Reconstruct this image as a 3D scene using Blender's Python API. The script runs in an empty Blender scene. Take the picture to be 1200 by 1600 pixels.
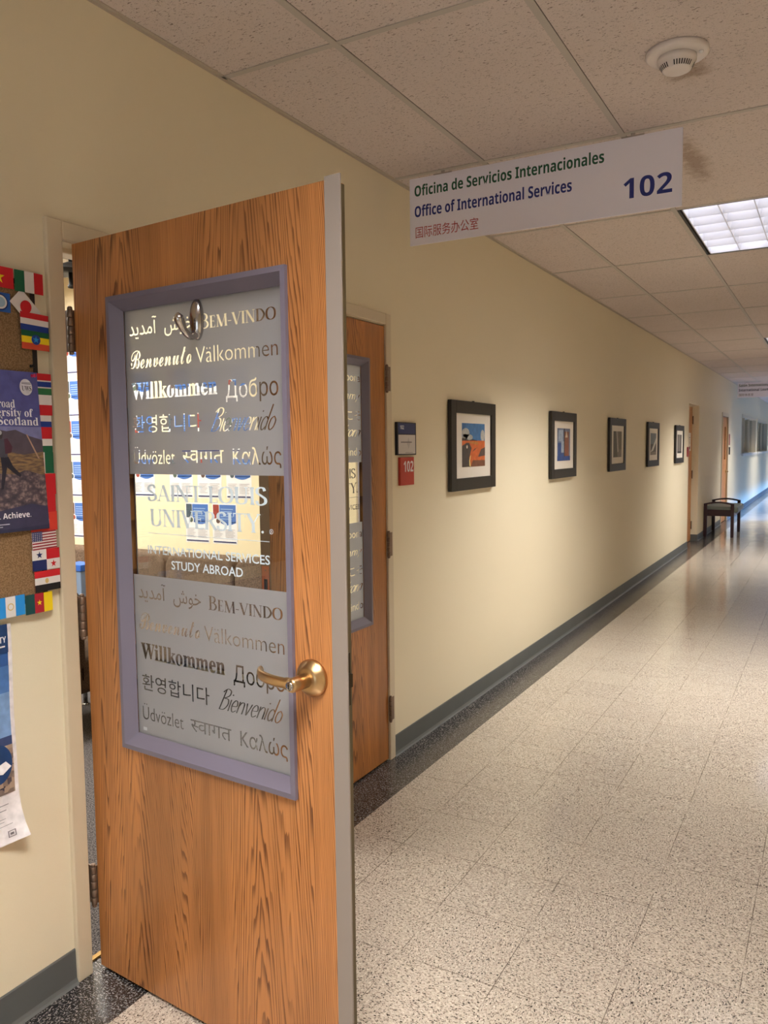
import bpy, bmesh, math, random
from mathutils import Vector, Matrix
from mathutils.geometry import delaunay_2d_cdt
random.seed(7)
S = bpy.context.scene
COL = S.collection
PI = math.pi

# ------------------------------------------------------------------ camera, world, sun, exposure
cam = bpy.data.cameras.new('camera'); camo = bpy.data.objects.new('camera', cam); COL.objects.link(camo)
RX = Vector((0.87323, 0.48716, -0.01196)); UY = Vector((-0.02791, 0.07451, 0.99683)); FW = Vector((-0.48651, 0.87013, -0.07866))
camo.matrix_world = Matrix(((RX.x, UY.x, -FW.x, 1.85793), (RX.y, UY.y, -FW.y, 0.0), (RX.z, UY.z, -FW.z, 1.5153), (0, 0, 0, 1)))
cam.sensor_fit = 'AUTO'; cam.sensor_width = 36.0; cam.lens = 28.298
cam.clip_start = 0.02; cam.clip_end = 200
S.camera = camo
S.view_settings.view_transform = 'Standard'; S.view_settings.look = 'None'
S.view_settings.gamma = 1.0; S.view_settings.exposure = 0.1
try: S.view_settings.use_curve_mapping = False
except Exception: pass
S.cycles.max_bounces = 12; S.cycles.diffuse_bounces = 6; S.cycles.glossy_bounces = 5; S.cycles.transparent_max_bounces = 16
S.cycles.use_denoising = True

w = bpy.data.worlds.new('world'); S.world = w; w.use_nodes = True
w.node_tree.nodes['Background'].inputs[0].default_value = (0.42, 0.62, 1.0, 1)
w.node_tree.nodes['Background'].inputs[1].default_value = 0.3

SUN_E, SUN_C = 19.0, (0.11, 0.37, 1.0)
sun = bpy.data.lights.new('daylight', 'SUN'); sun.energy = SUN_E; sun.color = SUN_C; sun.angle = math.radians(14)
suno = bpy.data.objects.new('daylight', sun); COL.objects.link(suno)
suno.rotation_euler = Vector((-math.cos(math.radians(30)), 0, -math.sin(math.radians(30)))).to_track_quat('-Z', 'Y').to_euler()

LAMP_W, LAMP_C, LAMP_SPREAD = 56.0, (1.0, 0.96, 0.90), 112
OFFICE_W, OFFICE_C = 66.0, (1.0, 0.95, 0.87)
DOOR_W, DOOR_C = 40.0, (0.86, 0.91, 1.0)      # daylight at the entrance behind the camera
PANEL_E = 2.4

# ------------------------------------------------------------------ constants of the place
CW, CH = 2.737, 2.784          # corridor width, ceiling height
Y0, Y1 = -4.0, 40.0
BX = 0.215                     # dark border width
GX = [0.4538, 1.0634, 1.673, 2.2826]       # ceiling bars along the corridor
GY0, GDY = 2.233, 1.2192
FIX_ROWS = [-2, 2, 7, 12, 17, 22, 27]  # tiles that hold a light

# ------------------------------------------------------------------ materials
def lin(c):
    return tuple(((v / 255) / 12.92 if v / 255 <= 0.04045 else ((v / 255 + 0.055) / 1.055) ** 2.4) for v in c) + (1.0,)
MATS = {}
def mat(name, rgb=(200, 200, 200), rough=0.5, metal=0.0, spec=0.5, emit=None, estr=1.0, noise=None, bump=None, coat=0.0):
    if name in MATS: return MATS[name]
    m = bpy.data.materials.new(name); m.use_nodes = True
    nt = m.node_tree; b = nt.nodes['Principled BSDF']
    col = lin(rgb)
    b.inputs['Base Color'].default_value = col
    b.inputs['Roughness'].default_value = rough; b.inputs['Metallic'].default_value = metal
    b.inputs['Specular IOR Level'].default_value = spec
    if coat: b.inputs['Coat Weight'].default_value = coat; b.inputs['Coat Roughness'].default_value = 0.12
    if emit: b.inputs['Emission Color'].default_value = lin(emit); b.inputs['Emission Strength'].default_value = estr
    if noise or bump:
        tc = nt.nodes.new('ShaderNodeTexCoord'); tx = nt.nodes.new('ShaderNodeTexNoise')
        nt.links.new(tc.outputs['Object'], tx.inputs['Vector'])
        sc, amt = noise or bump
        tx.inputs['Scale'].default_value = sc; tx.inputs['Detail'].default_value = 4
        if noise:
            mr = nt.nodes.new('ShaderNodeMapRange'); mr.inputs[1].default_value = 0.3; mr.inputs[2].default_value = 0.7
            mr.inputs[3].default_value = 1 - amt; mr.inputs[4].default_value = 1 + amt
            mx = nt.nodes.new('ShaderNodeVectorMath'); mx.operation = 'SCALE'; mx.inputs[0].default_value = col[:3]
            nt.links.new(tx.outputs['Fac'], mr.inputs[0]); nt.links.new(mr.outputs[0], mx.inputs['Scale'])
            nt.links.new(mx.outputs[0], b.inputs['Base Color'])
        if bump:
            bp = nt.nodes.new('ShaderNodeBump'); bp.inputs['Strength'].default_value = bump[1]; bp.inputs['Distance'].default_value = 0.002
            nt.links.new(tx.outputs['Fac'], bp.inputs['Height']); nt.links.new(bp.outputs[0], b.inputs['Normal'])
    MATS[name] = m
    return m

class NT:
    """small helper to write node trees"""
    def __init__(s, name, rough=0.5, spec=0.5):
        s.m = bpy.data.materials.new(name); s.m.use_nodes = True; s.nt = s.m.node_tree
        s.b = s.nt.nodes['Principled BSDF']; s.b.inputs['Roughness'].default_value = rough; s.b.inputs['Specular IOR Level'].default_value = spec
        MATS[name] = s.m
    def n(s, t, **kw):
        nd = s.nt.nodes.new(t)
        for k, v in kw.items(): setattr(nd, k, v)
        return nd
    def put(s, sock, v):
        if hasattr(v, 'is_linked') or isinstance(v, bpy.types.NodeSocket): s.nt.links.new(v, sock)
        else: sock.default_value = v
    def math(s, op, a, b=0.0, c=0.0):
        nd = s.n('ShaderNodeMath', operation=op); s.put(nd.inputs[0], a); s.put(nd.inputs[1], b); s.put(nd.inputs[2], c); return nd.outputs[0]
    def mix(s, f, a, b):
        nd = s.n('ShaderNodeMix', data_type='RGBA'); s.put(nd.inputs[0], f); s.put(nd.inputs[6], a); s.put(nd.inputs[7], b); return nd.outputs[2]
    def sep(s, v):
        nd = s.n('ShaderNodeSeparateXYZ'); s.put(nd.inputs[0], v); return nd.outputs
    def comb(s, x, y, z=0.0):
        nd = s.n('ShaderNodeCombineXYZ'); s.put(nd.inputs[0], x); s.put(nd.inputs[1], y); s.put(nd.inputs[2], z); return nd.outputs[0]
    def noise(s, v, scale, detail=3.0, dist=0.0, rough=0.5):
        nd = s.n('ShaderNodeTexNoise'); s.put(nd.inputs['Vector'], v); nd.inputs['Scale'].default_value = scale
        nd.inputs['Detail'].default_value = detail; nd.inputs['Distortion'].default_value = dist; nd.inputs['Roughness'].default_value = rough; return nd.outputs['Fac']
    def step(s, v, a, b):      # smooth 0..1 between a and b
        nd = s.n('ShaderNodeMapRange', interpolation_type='SMOOTHSTEP'); s.put(nd.inputs[0], v)
        s.put(nd.inputs[1], a); s.put(nd.inputs[2], b); return nd.outputs[0]
    def pos(s): return s.n('ShaderNodeNewGeometry').outputs['Position']
    def obj(s): return s.n('ShaderNodeTexCoord').outputs['Object']
    def bump(s, h, strength, dist=0.002):
        nd = s.n('ShaderNodeBump'); nd.inputs['Strength'].default_value = strength; nd.inputs['Distance'].default_value = dist
        s.put(nd.inputs['Height'], h); s.nt.links.new(nd.outputs[0], s.b.inputs['Normal'])

# painted wall
k = NT('wall paint', 0.55, 0.3); p = k.pos()
k.put(k.b.inputs['Base Color'], k.mix(k.noise(p, 1.3, 2), lin((227, 216, 190)), lin((222, 211, 184))))
k.bump(k.noise(p, 160, 3), 0.12)
WALL = k.m
FRAME_PAINT = mat('door frame paint', (206, 192, 166), 0.38, bump=(40, 0.05))
# oak veneer: contour lines of parabolas (cathedral figure) plus long pores
def oak(name, seed, light, dark):
    k = NT(name, 0.36, 0.45); o = k.obj(); x, y, z = k.sep(o)[:]
    warp = k.noise(k.comb(k.math('MULTIPLY', x, 5.0), seed, k.math('MULTIPLY', z, 0.38)), 1.0, 3)
    u = k.math('ADD', k.math('ADD', x, seed), k.math('MULTIPLY', k.math('SUBTRACT', warp, 0.5), 0.16))
    v = k.math('ABSOLUTE', k.math('SUBTRACT', k.math('PINGPONG', u, 0.24), 0.0))
    vv = k.math('MULTIPLY', k.math('POWER', v, 1.5), 62.0)
    f = k.math('ADD', vv, k.math('MULTIPLY', z, 1.7))
    f = k.math('ADD', f, k.math('MULTIPLY', k.noise(k.comb(k.math('MULTIPLY', x, 26.0), seed, k.math('MULTIPLY', z, 0.8)), 1.0, 3), 1.1))
    fr = k.math('FRACT', k.math('MULTIPLY', f, 4.6))
    line = k.math('MULTIPLY', k.step(fr, 0.45, 0.90), k.step(fr, 1.0, 0.95))
    fine = k.noise(k.comb(k.math('MULTIPLY', x, 330.0), seed, k.math('MULTIPLY', z, 7.0)), 1.0, 3)
    pores = k.step(fine, 0.52, 0.72)
    blot = k.noise(k.comb(k.math('MULTIPLY', x, 7.0), seed, k.math('MULTIPLY', z, 1.1)), 1.0, 2)
    base = k.mix(k.step(blot, 0.3, 0.7), lin(light), lin(tuple(int(c * 0.84) for c in light)))
    c = k.mix(k.math('MULTIPLY', line, k.math('ADD', k.math('MULTIPLY', k.step(k.noise(k.comb(k.math('MULTIPLY', x, 40.0), seed, k.math('MULTIPLY', z, 1.3)), 1.0, 2), 0.20, 0.62), 0.80), k.math('MULTIPLY', pores, 0.28))), base, lin(dark))
    c = k.mix(k.math('MULTIPLY', pores, 0.22), c, lin(dark))
    k.put(k.b.inputs['Base Color'], c)
    k.bump(fine, 0.06, 0.001)
    k.b.inputs['Coat Weight'].default_value = 0.25; k.b.inputs['Coat Roughness'].default_value = 0.25
    return k.m
OAK = oak('oak veneer', 0.30, (198, 132, 76), (88, 46, 20))
OAK2 = oak('oak veneer second leaf', 1.13, (196, 128, 66), (90, 46, 18))
OAK3 = mat('oak far', (196, 136, 80), 0.4, noise=(30, 0.12))

# speckled vinyl tile with dark border
k = NT('vinyl tile floor', 0.16, 0.5); p = k.pos(); x, y, z = k.sep(p)[:]
tx = k.math('FLOOR', k.math('DIVIDE', k.math('SUBTRACT', x, 0.7550), 0.3048)); ty = k.math('FLOOR', k.math('DIVIDE', k.math('SUBTRACT', y, 2.3308), 0.3048))
fx = k.math('FRACT', k.math('DIVIDE', k.math('SUBTRACT', x, 0.7550), 0.3048)); fy = k.math('FRACT', k.math('DIVIDE', k.math('SUBTRACT', y, 2.3308), 0.3048))
par = k.math('MODULO', k.math('ABSOLUTE', k.math('ADD', tx, ty)), 2.0)
wn = k.n('ShaderNodeTexWhiteNoise', noise_dimensions='2D'); k.put(wn.inputs['Vector'], k.comb(tx, ty)); rnd = wn.outputs['Value']
sxA = k.math('ADD', 150.0, k.math('MULTIPLY', par, 130.0)); syA = k.math('SUBTRACT', 280.0, k.math('MULTIPLY', par, 130.0))
off = k.math('MULTIPLY', rnd, 37.0)
vec = k.comb(k.math('ADD', k.math('MULTIPLY', x, sxA), off), k.math('ADD', k.math('MULTIPLY', y, syA), off), off)
n1 = k.noise(vec, 1.0, 2.0, 0.6); n2 = k.noise(k.comb(k.math('MULTIPLY', x, 150.0), k.math('MULTIPLY', y, 150.0), 9.0), 1.0, 1.5, 0.4); n3 = k.noise(vec, 0.55, 1.0)
tone = k.mix(rnd, lin((178, 167, 154)), lin((168, 157, 146)))
c = k.mix(k.step(n3, 0.35, 0.7), tone, lin((192, 181, 169)))
c = k.mix(k.step(n2, 0.58, 0.64), c, lin((138, 124, 114)))
c = k.mix(k.step(n1, 0.595, 0.63), c, lin((38, 33, 35)))
c = k.mix(k.step(n1, 0.34, 0.30), c, lin((232, 222, 208)))
ex = k.math('MINIMUM', fx, k.math('SUBTRACT', 1.0, fx)); ey = k.math('MINIMUM', fy, k.math('SUBTRACT', 1.0, fy))
brk = k.noise(p, 6.0, 2.0)
seam = k.math('MULTIPLY', k.math('LESS_THAN', k.math('MINIMUM', ex, ey), 0.0042), k.step(brk, 0.34, 0.56))
c = k.mix(k.math('MULTIPLY', seam, 0.75), c, lin((70, 58, 50)))
dk = k.mix(k.step(n1, 0.57, 0.62), lin((38, 37, 39)), lin((150, 144, 140)))
dk = k.mix(k.step(n2, 0.60, 0.64), dk, lin((112, 110, 110)))
bord = k.math('MAXIMUM', k.math('LESS_THAN', x, BX), k.math('GREATER_THAN', x, CW - BX))
c = k.mix(bord, c, dk)
k.put(k.b.inputs['Base Color'], c)
k.put(k.b.inputs['Roughness'], k.math('ADD', 0.05, k.math('ADD', k.math('MULTIPLY', k.noise(p, 3.0, 3.0), 0.13), k.math('MULTIPLY', bord, 0.12))))
rip = k.noise(k.comb(k.math('MULTIPLY', x, 10.0), k.math('MULTIPLY', y, 34.0), 0.0), 1.0, 3.0)
k.bump(rip, 0.10, 0.003)
FLOOR = k.m

k = NT('office carpet', 0.95, 0.1); p = k.pos()
k.put(k.b.inputs['Base Color'], k.mix(k.step(k.noise(p, 190, 2), 0.40, 0.62), lin((52, 50, 52)), lin((118, 113, 112))))
k.bump(k.noise(p, 500, 2), 0.5)
CARPET = k.m

# fissured ceiling tile
k = NT('ceiling tile', 0.92, 0.1); p = k.pos(); x, y, z = k.sep(p)[:]
fis = k.noise(k.comb(k.math('MULTIPLY', x, 75.0), k.math('MULTIPLY', y, 190.0), 1.0), 1.0, 2.0, 1.2)
pin = k.noise(p, 330, 1.0)
c = k.mix(k.noise(p, 2.0, 2.0), lin((216, 204, 199)), lin((208, 196, 191)))
c = k.mix(k.math('MULTIPLY', k.step(fis, 0.625, 0.665), 0.75), c, lin((84, 68, 58)))
c = k.mix(k.math('MULTIPLY', k.step(pin, 0.66, 0.70), 0.4), c, lin((110, 96, 86)))
def blotch(cx, cy, rx, ry):
    dx = k.math('DIVIDE', k.math('SUBTRACT', x, cx), rx); dy = k.math('DIVIDE', k.math('SUBTRACT', y, cy), ry)
    d = k.math('SQRT', k.math('ADD', k.math('MULTIPLY', dx, dx), k.math('MULTIPLY', dy, dy)))
    return k.step(k.math('ADD', d, k.math('MULTIPLY', k.math('SUBTRACT', k.noise(p, 26, 4), 0.5), 1.2)), 1.0, 0.2)
st = k.math('MAXIMUM', blotch(1.275, 3.95, 0.075, 0.42), blotch(1.385, 3.00, 0.10, 0.11))
c = k.mix(k.math('MULTIPLY', st, 0.55), c, lin((120, 92, 60)))
k.put(k.b.inputs['Base Color'], c); k.bump(fis, 0.25, 0.002)
CEIL = k.m
TBAR = mat('ceiling grid paint', (184, 177, 170), 0.5)
SHADOWGAP = mat('grid gap', (70, 60, 54), 0.9)

# thin glass, frosted film
def glass_mat(name, tint=(0.93, 0.95, 0.94)):
    m = bpy.data.materials.new(name); m.use_nodes = True; nt = m.node_tree; nt.nodes.clear()
    o = nt.nodes.new('ShaderNodeOutputMaterial'); mx = nt.nodes.new('ShaderNodeMixShader'); t = nt.nodes.new('ShaderNodeBsdfTransparent'); g = nt.nodes.new('ShaderNodeBsdfGlossy'); fr = nt.nodes.new('ShaderNodeFresnel')
    gm = nt.nodes.new('ShaderNodeNewGeometry'); mm = nt.nodes.new('ShaderNodeMapRange'); mm.inputs[3].default_value = 1.5; mm.inputs[4].default_value = 1 / 1.5
    nt.links.new(gm.outputs['Backfacing'], mm.inputs[0]); nt.links.new(mm.outputs[0], fr.inputs[0]); t.inputs[0].default_value = (*tint, 1); g.inputs['Roughness'].default_value = 0.02
    nt.links.new(fr.outputs[0], mx.inputs[0]); nt.links.new(t.outputs[0], mx.inputs[1]); nt.links.new(g.outputs[0], mx.inputs[2]); nt.links.new(mx.outputs[0], o.inputs[0])
    MATS[name] = m; return m
GLASS = glass_mat('window glass')
def film_mat(name, rgb, clear, thru):
    m = bpy.data.materials.new(name); m.use_nodes = True; nt = m.node_tree; nt.nodes.clear()
    o = nt.nodes.new('ShaderNodeOutputMaterial'); mx = nt.nodes.new('ShaderNodeMixShader'); mx2 = nt.nodes.new('ShaderNodeMixShader')
    d = nt.nodes.new('ShaderNodeBsdfDiffuse'); tl = nt.nodes.new('ShaderNodeBsdfTranslucent'); tr = nt.nodes.new('ShaderNodeBsdfTransparent')
    d.inputs[0].default_value = lin(rgb); tl.inputs[0].default_value = lin(rgb); mx2.inputs[0].default_value = thru; mx.inputs[0].default_value = clear
    nt.links.new(d.outputs[0], mx2.inputs[1]); nt.links.new(tl.outputs[0], mx2.inputs[2]); nt.links.new(mx2.outputs[0], mx.inputs[1]); nt.links.new(tr.outputs[0], mx.inputs[2]); nt.links.new(mx.outputs[0], o.inputs[0])
    MATS[name] = m; return m
FILM = film_mat('frosted film', (166, 166, 170), 0.035, .32)
VINYL = film_mat('white vinyl lettering', (222, 238, 250), 0.03, .18)

# ------------------------------------------------------------------ mesh helpers
class MB:
    def __init__(s): s.v = []; s.f = []; s.mi = []; s.smooth = []
    def add(s, vs, fs, mi=0, sm=False):
        b = len(s.v); s.v += [tuple(v) for v in vs]
        for f in fs: s.f.append([b + i for i in f]); s.mi.append(mi); s.smooth.append(sm)
        return s
    def box(s, x0, x1, y0, y1, z0, z1, mi=0):
        vs = [(x, y, z) for z in (z0, z1) for y in (y0, y1) for x in (x0, x1)]
        return s.add(vs, [(0, 2, 3, 1), (4, 5, 7, 6), (0, 1, 5, 4), (2, 6, 7, 3), (0, 4, 6, 2), (1, 3, 7, 5)], mi)
    def prism(s, poly, a0, a1, axis='x', mi=0):
        """poly: 2D outline swept along axis"""
        n = len(poly)
        def P(q, a): return {'x': (a, q[0], q[1]), 'y': (q[0], a, q[1]), 'z': (q[0], q[1], a)}[axis]
        vs = [P(q, a0) for q in poly] + [P(q, a1) for q in poly]
        return s.add(vs, [tuple(range(n))[::-1], tuple(range(n, 2 * n))] + [(i, (i + 1) % n, n + (i + 1) % n, n + i) for i in range(n)], mi)
    def lathe(s, prof, c=(0, 0, 0), axis='z', n=32, mi=0, sm=True):
        """prof: (radius, height) pairs"""
        vs = []; fs = []
        for r, h in prof:
            for i in range(n):
                a = 2 * PI * i / n; q = (r * math.cos(a), r * math.sin(a))
                d = {'z': (q[0], q[1], h), 'y': (q[0], h, q[1]), 'x': (h, q[0], q[1])}[axis]
                vs.append((c[0] + d[0], c[1] + d[1], c[2] + d[2]))
        for j in range(len(prof) - 1):
            for i in range(n): fs.append((j * n + i, j * n + (i + 1) % n, (j + 1) * n + (i + 1) % n, (j + 1) * n + i))
        s.add(vs, fs, mi, sm)
        m = len(s.v) - len(vs)
        s.f.append([m + i for i in range(n)][::-1]); s.mi.append(mi); s.smooth.append(False)
        s.f.append([m + (len(prof) - 1) * n + i for i in range(n)]); s.mi.append(mi); s.smooth.append(False)
        return s
    def tube(s, pts, rad, n=14, mi=0, flat=1.0, up=Vector((0, 0, 1))):
        """swept elliptical tube; rad per point (or one), flat = height / width"""
        pts = [Vector(q) for q in pts]; vs = []; fs = []
        R = rad if isinstance(rad, (list, tuple)) else [rad] * len(pts)
        for i, q in enumerate(pts):
            d = (pts[min(i + 1, len(pts) - 1)] - pts[max(i - 1, 0)]).normalized()
            a = d.cross(up); a = a.normalized() if a.length > 1e-4 else Vector((1, 0, 0)); b = a.cross(d).normalized()
            for j in range(n):
                t = 2 * PI * j / n; vs.append(q + a * R[i] * math.cos(t) + b * R[i] * flat * math.sin(t))
        for i in range(len(pts) - 1):
            for j in range(n): fs.append((i * n + j, i * n + (j + 1) % n, (i + 1) * n + (j + 1) % n, (i + 1) * n + j))
        fs.append(tuple(range(n))[::-1]); fs.append(tuple((len(pts) - 1) * n + j for j in range(n)))
        return s.add(vs, fs, mi, True)
    def build(s, name, mats, parent=None, bevel=0, loc=None, seg=2, sub=0):
        me = bpy.data.meshes.new(name); me.from_pydata(s.v, [], s.f)
        mats = mats if isinstance(mats, (list, tuple)) else [mats]
        for m in mats: me.materials.append(m)
        for i, q in enumerate(me.polygons): q.material_index = min(s.mi[i], len(mats) - 1); q.use_smooth = s.smooth[i]
        bm = bmesh.new(); bm.from_mesh(me); bmesh.ops.recalc_face_normals(bm, faces=bm.faces); bm.to_mesh(me); bm.free()
        me.update()
        o = bpy.data.objects.new(name, me); COL.objects.link(o)
        if parent: o.parent = parent
        if loc: o.location = loc
        if bevel:
            b = o.modifiers.new('bevel', 'BEVEL'); b.width = bevel; b.segments = seg; b.limit_method = 'ANGLE'; b.angle_limit = math.radians(40)
        if sub:
            b = o.modifiers.new('sub', 'SUBSURF'); b.levels = sub; b.render_levels = sub
            for q in me.polygons: q.use_smooth = True
        return o

def tag(o, label, cat=None, group=None, kind=None):
    o['label'] = label
    if cat: o['category'] = cat
    if group: o['group'] = group
    if kind: o['kind'] = kind
    return o
def struct(o, label=None, cat=None):
    o['kind'] = 'structure'
    if label: o['label'] = label
    if cat: o['category'] = cat
    return o
def empty(name, loc=(0, 0, 0), rz=0):
    o = bpy.data.objects.new(name, None); o.empty_display_size = 0.05; COL.objects.link(o); o.location = loc; o.rotation_euler = (0, 0, rz); return o
def dup(root, loc, rz=None):
    r = root.copy(); COL.objects.link(r); r.location = loc
    if rz is not None: r.rotation_euler = (0, 0, rz)
    for ch in list(root.children):
        c = ch.copy(); COL.objects.link(c); c.parent = r
        for g in ch.children:
            d = g.copy(); COL.objects.link(d); d.parent = c
    return r

# ------------------------------------------------------------------ lettering (all as 2D polygon lists)
def text(body, shear=0.0, bold=0.0, res=3):
    c = bpy.data.curves.new('t', 'FONT'); c.body = body; c.size = 1; c.shear = shear; c.offset = bold; c.resolution_u = res
    o = bpy.data.objects.new('t', c); COL.objects.link(o); bpy.context.view_layer.update()
    e = o.evaluated_get(bpy.context.evaluated_depsgraph_get()); me = e.to_mesh()
    out = [[(me.vertices[i].co.x, me.vertices[i].co.y) for i in q.vertices] for q in me.polygons]
    e.to_mesh_clear(); bpy.data.objects.remove(o); bpy.data.curves.remove(c)
    return out
def styled(s_, up, lo, dg=None):
    """letters from the built-in font's mathematical alphabets"""
    return ''.join(chr(up + ord(c) - 65) if 'A' <= c <= 'Z' else chr(lo + ord(c) - 97) if 'a' <= c <= 'z' else chr(dg + ord(c) - 48) if dg and c.isdigit() else c for c in s_)
def sans_bold(s_): return styled(s_, 0x1D5D4, 0x1D5EE, 0x1D7EC)
def serif_bold(s_): return styled(s_, 0x1D400, 0x1D41A, 0x1D7CE)
def script_bold(s_): return styled(s_, 0x1D4D0, 0x1D4EA)
def sans(s_): return styled(s_, 0x1D5A0, 0x1D5BA, 0x1D7E2)
def sans_it(s_): return styled(s_, 0x1D608, 0x1D622)
def bounds(P):
    xs = [q[0] for a in P for q in a]; ys = [q[1] for a in P for q in a]; return min(xs), max(xs), min(ys), max(ys)
def fit(P, u0, u1, base, size):
    """x stretched onto u0..u1; y scaled by size about the baseline"""
    a, b, _, _ = bounds(P); k = (u1 - u0) / (b - a)
    return [[(u0 + (x - a) * k, base + y * size) for x, y in q] for q in P]
def shift(P, dx, dy=0): return [[(x + dx, y + dy) for x, y in q] for q in P]
def clip_x(P, xm):
    out = []
    for q in P:
        r = []
        for i in range(len(q)):
            a, b = q[i], q[(i + 1) % len(q)]
            if a[0] <= xm: r.append(a)
            if (a[0] <= xm) != (b[0] <= xm):
                t = (xm - a[0]) / (b[0] - a[0]); r.append((xm, a[1] + (b[1] - a[1]) * t))
        if len(r) > 2: out.append(r)
    return out
def crom(pts, n=7, closed=False):
    if len(pts) < 3 and not closed: return list(pts)
    out = []; m = len(pts)
    for i in range(m if closed else m - 1):
        g = (lambda j: pts[j % m]) if closed else (lambda j: pts[max(0, min(m - 1, j))])
        p0, p1, p2, p3 = g(i - 1), g(i), g(i + 1), g(i + 2)
        for k_ in range(n):
            t = k_ / n
            out.append(tuple(0.5 * (2 * p1[a] + (p2[a] - p0[a]) * t + (2 * p0[a] - 5 * p1[a] + 4 * p2[a] - p3[a]) * t * t + (3 * p1[a] - p0[a] - 3 * p2[a] + p3[a]) * t ** 3) for a in range(len(p1))))
    out.append(tuple(pts[0]) if closed else tuple(pts[-1]))
    return out
def pen(pts, wt=0.13, wn=0.045, smooth=False, closed=False, w=None):
    if smooth or closed: pts = crom(pts, 7, closed)
    L = []; n = len(pts)
    for i, q in enumerate(pts):
        if closed: a, b = pts[i - 1 if i else n - 2], pts[i + 1 if i < n - 1 else 1]
        else: a, b = pts[max(i - 1, 0)], pts[min(i + 1, n - 1)]
        dx, dy = b[0] - a[0], b[1] - a[1]; l = math.hypot(dx, dy) or 1; dx /= l; dy /= l
        ww = w if w is not None else wn + (wt - wn) * abs(dy) ** 1.3
        L.append(((q[0] - dy * ww / 2, q[1] + dx * ww / 2), (q[0] + dy * ww / 2, q[1] - dx * ww / 2)))
    return [[L[i][0], L[i][1], L[i + 1][1], L[i + 1][0]] for i in range(n - 1)]
def rect(x0, x1, y0, y1): return [[(x0, y0), (x1, y0), (x1, y1), (x0, y1)]]
def disc(cx, cy, r, n=14, ry=None): return [[(cx + r * math.cos(2 * PI * i / n), cy + (ry or r) * math.sin(2 * PI * i / n)) for i in range(n)]]
def star(cx, cy, r, rot=PI / 2, k_=0.4):
    out = []
    for i in range(10):
        a = rot + i * PI / 5; q = r if i % 2 == 0 else r * k_; out.append((cx + q * math.cos(a), cy + q * math.sin(a)))
    return [[(cx, cy), out[i], out[(i + 1) % 10]] for i in range(10)]
def serif(ch, wt, wn):
    sf = lambda x, y, b=0.26: rect(x - b / 2, x + b / 2, (0 if y == 0 else 1 - wn), (wn if y == 0 else 1))
    st = lambda x: pen([(x, 0), (x, 1)], w=wt)
    tn = lambda a, b: pen([a, b], w=wn)
    tk = lambda a, b: pen([a, b], w=wt)
    if ch == 'A': return tn((0.08, 0), (0.38, 1)) + tk((0.38, 1), (0.7, 0)) + rect(0.18, 0.58, 0.3, 0.3 + wn) + sf(0.08, 0, .22) + sf(0.7, 0), 0.80
    if ch == 'B': return st(.14) + sf(.1, 0, .2) + sf(.1, 1, .2) + pen([(.14, .98), (.38, .95), (.48, .76), (.38, .56), (.14, .52)], wt, wn, True) + pen([(.14, .52), (.42, .49), (.55, .27), (.42, .05), (.14, .02)], wt, wn, True), .64
    if ch == 'D': return st(.14) + sf(.1, 0, .2) + sf(.1, 1, .2) + pen([(.14, .98), (.46, .9), (.68, .5), (.46, .1), (.14, .02)], wt, wn, True), .78
    if ch == 'E': return st(.14) + rect(0, .5, 0, wn) + rect(0, .48, 1 - wn, 1) + rect(.14, .4, .5, .5 + wn) + rect(.46, .5, 0, .2) + rect(.44, .48, .82, 1) + rect(.37, .4, .42, .6), .57
    if ch == 'I': return st(.14) + sf(.14, 0) + sf(.14, 1), .30
    if ch == 'L': return st(.14) + sf(.14, 1) + rect(0, .5, 0, wn) + rect(.46, .5, 0, .22), .55
    if ch == 'M': return tn((.1, 0), (.14, 1)) + tk((.14, 1), (.46, 0)) + tn((.46, 0), (.8, 1)) + tk((.8, 1), (.84, 0)) + sf(.1, 0, .2) + sf(.84, 0) + sf(.1, 1, .16) + sf(.84, 1, .18), .97
    if ch == 'N': return tn((.12, 0), (.12, 1)) + tk((.12, 1), (.68, 0)) + tn((.68, 0), (.68, 1)) + sf(.12, 0, .22) + sf(.08, 1, .2) + sf(.68, 1, .22), .82
    if ch == 'O': return pen([(.74, .5), (.66, .84), (.4, 1 - wn / 2), (.14, .84), (.06, .5), (.14, .16), (.4, wn / 2), (.66, .16)], wt, wn, closed=True), .82
    if ch == 'R': return st(.14) + sf(.12, 0, .24) + sf(.1, 1, .2) + pen([(.14, .98), (.42, .95), (.54, .75), (.42, .54), (.14, .5)], wt, wn, True) + tk((.34, .52), (.66, .02)) + rect(.58, .74, 0, wn), .72
    if ch == 'S': return pen([(.46, .8), (.4, .95), (.24, .985), (.08, .88), (.08, .68), (.28, .53), (.48, .36), (.48, .14), (.28, .015), (.1, .06), (.04, .24)], wt, wn * 1.4, True), .57
    if ch == 'T': return st(.34) + sf(.34, 0) + rect(0, .68, 1 - wn, 1) + rect(0, .04, .8, 1) + rect(.64, .68, .8, 1), .71
    if ch == 'U': return tk((.14, 1), (.14, .3)) + pen([(.14, .34), (.18, .1), (.4, wn / 2), (.6, .12), (.65, .34)], wt, wn, True) + tn((.65, .3), (.65, 1)) + sf(.14, 1) + sf(.65, 1, .2), .80
    if ch == 'V': return tk((.08, 1), (.38, 0)) + tn((.38, 0), (.68, 1)) + sf(.08, 1) + sf(.68, 1, .2), .76
    if ch == 'Y': return tk((.08, 1), (.36, .46)) + tn((.66, 1), (.36, .46)) + tk((.36, .48), (.36, 0)) + sf(.36, 0) + sf(.08, 1) + sf(.66, 1, .2), .74
    if ch == '-': return rect(.02, .3, .34, .34 + wn * 1.5), .34
    if ch == '.': return disc(.08, .06, .07, 10), .2
    return [], .3
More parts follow.
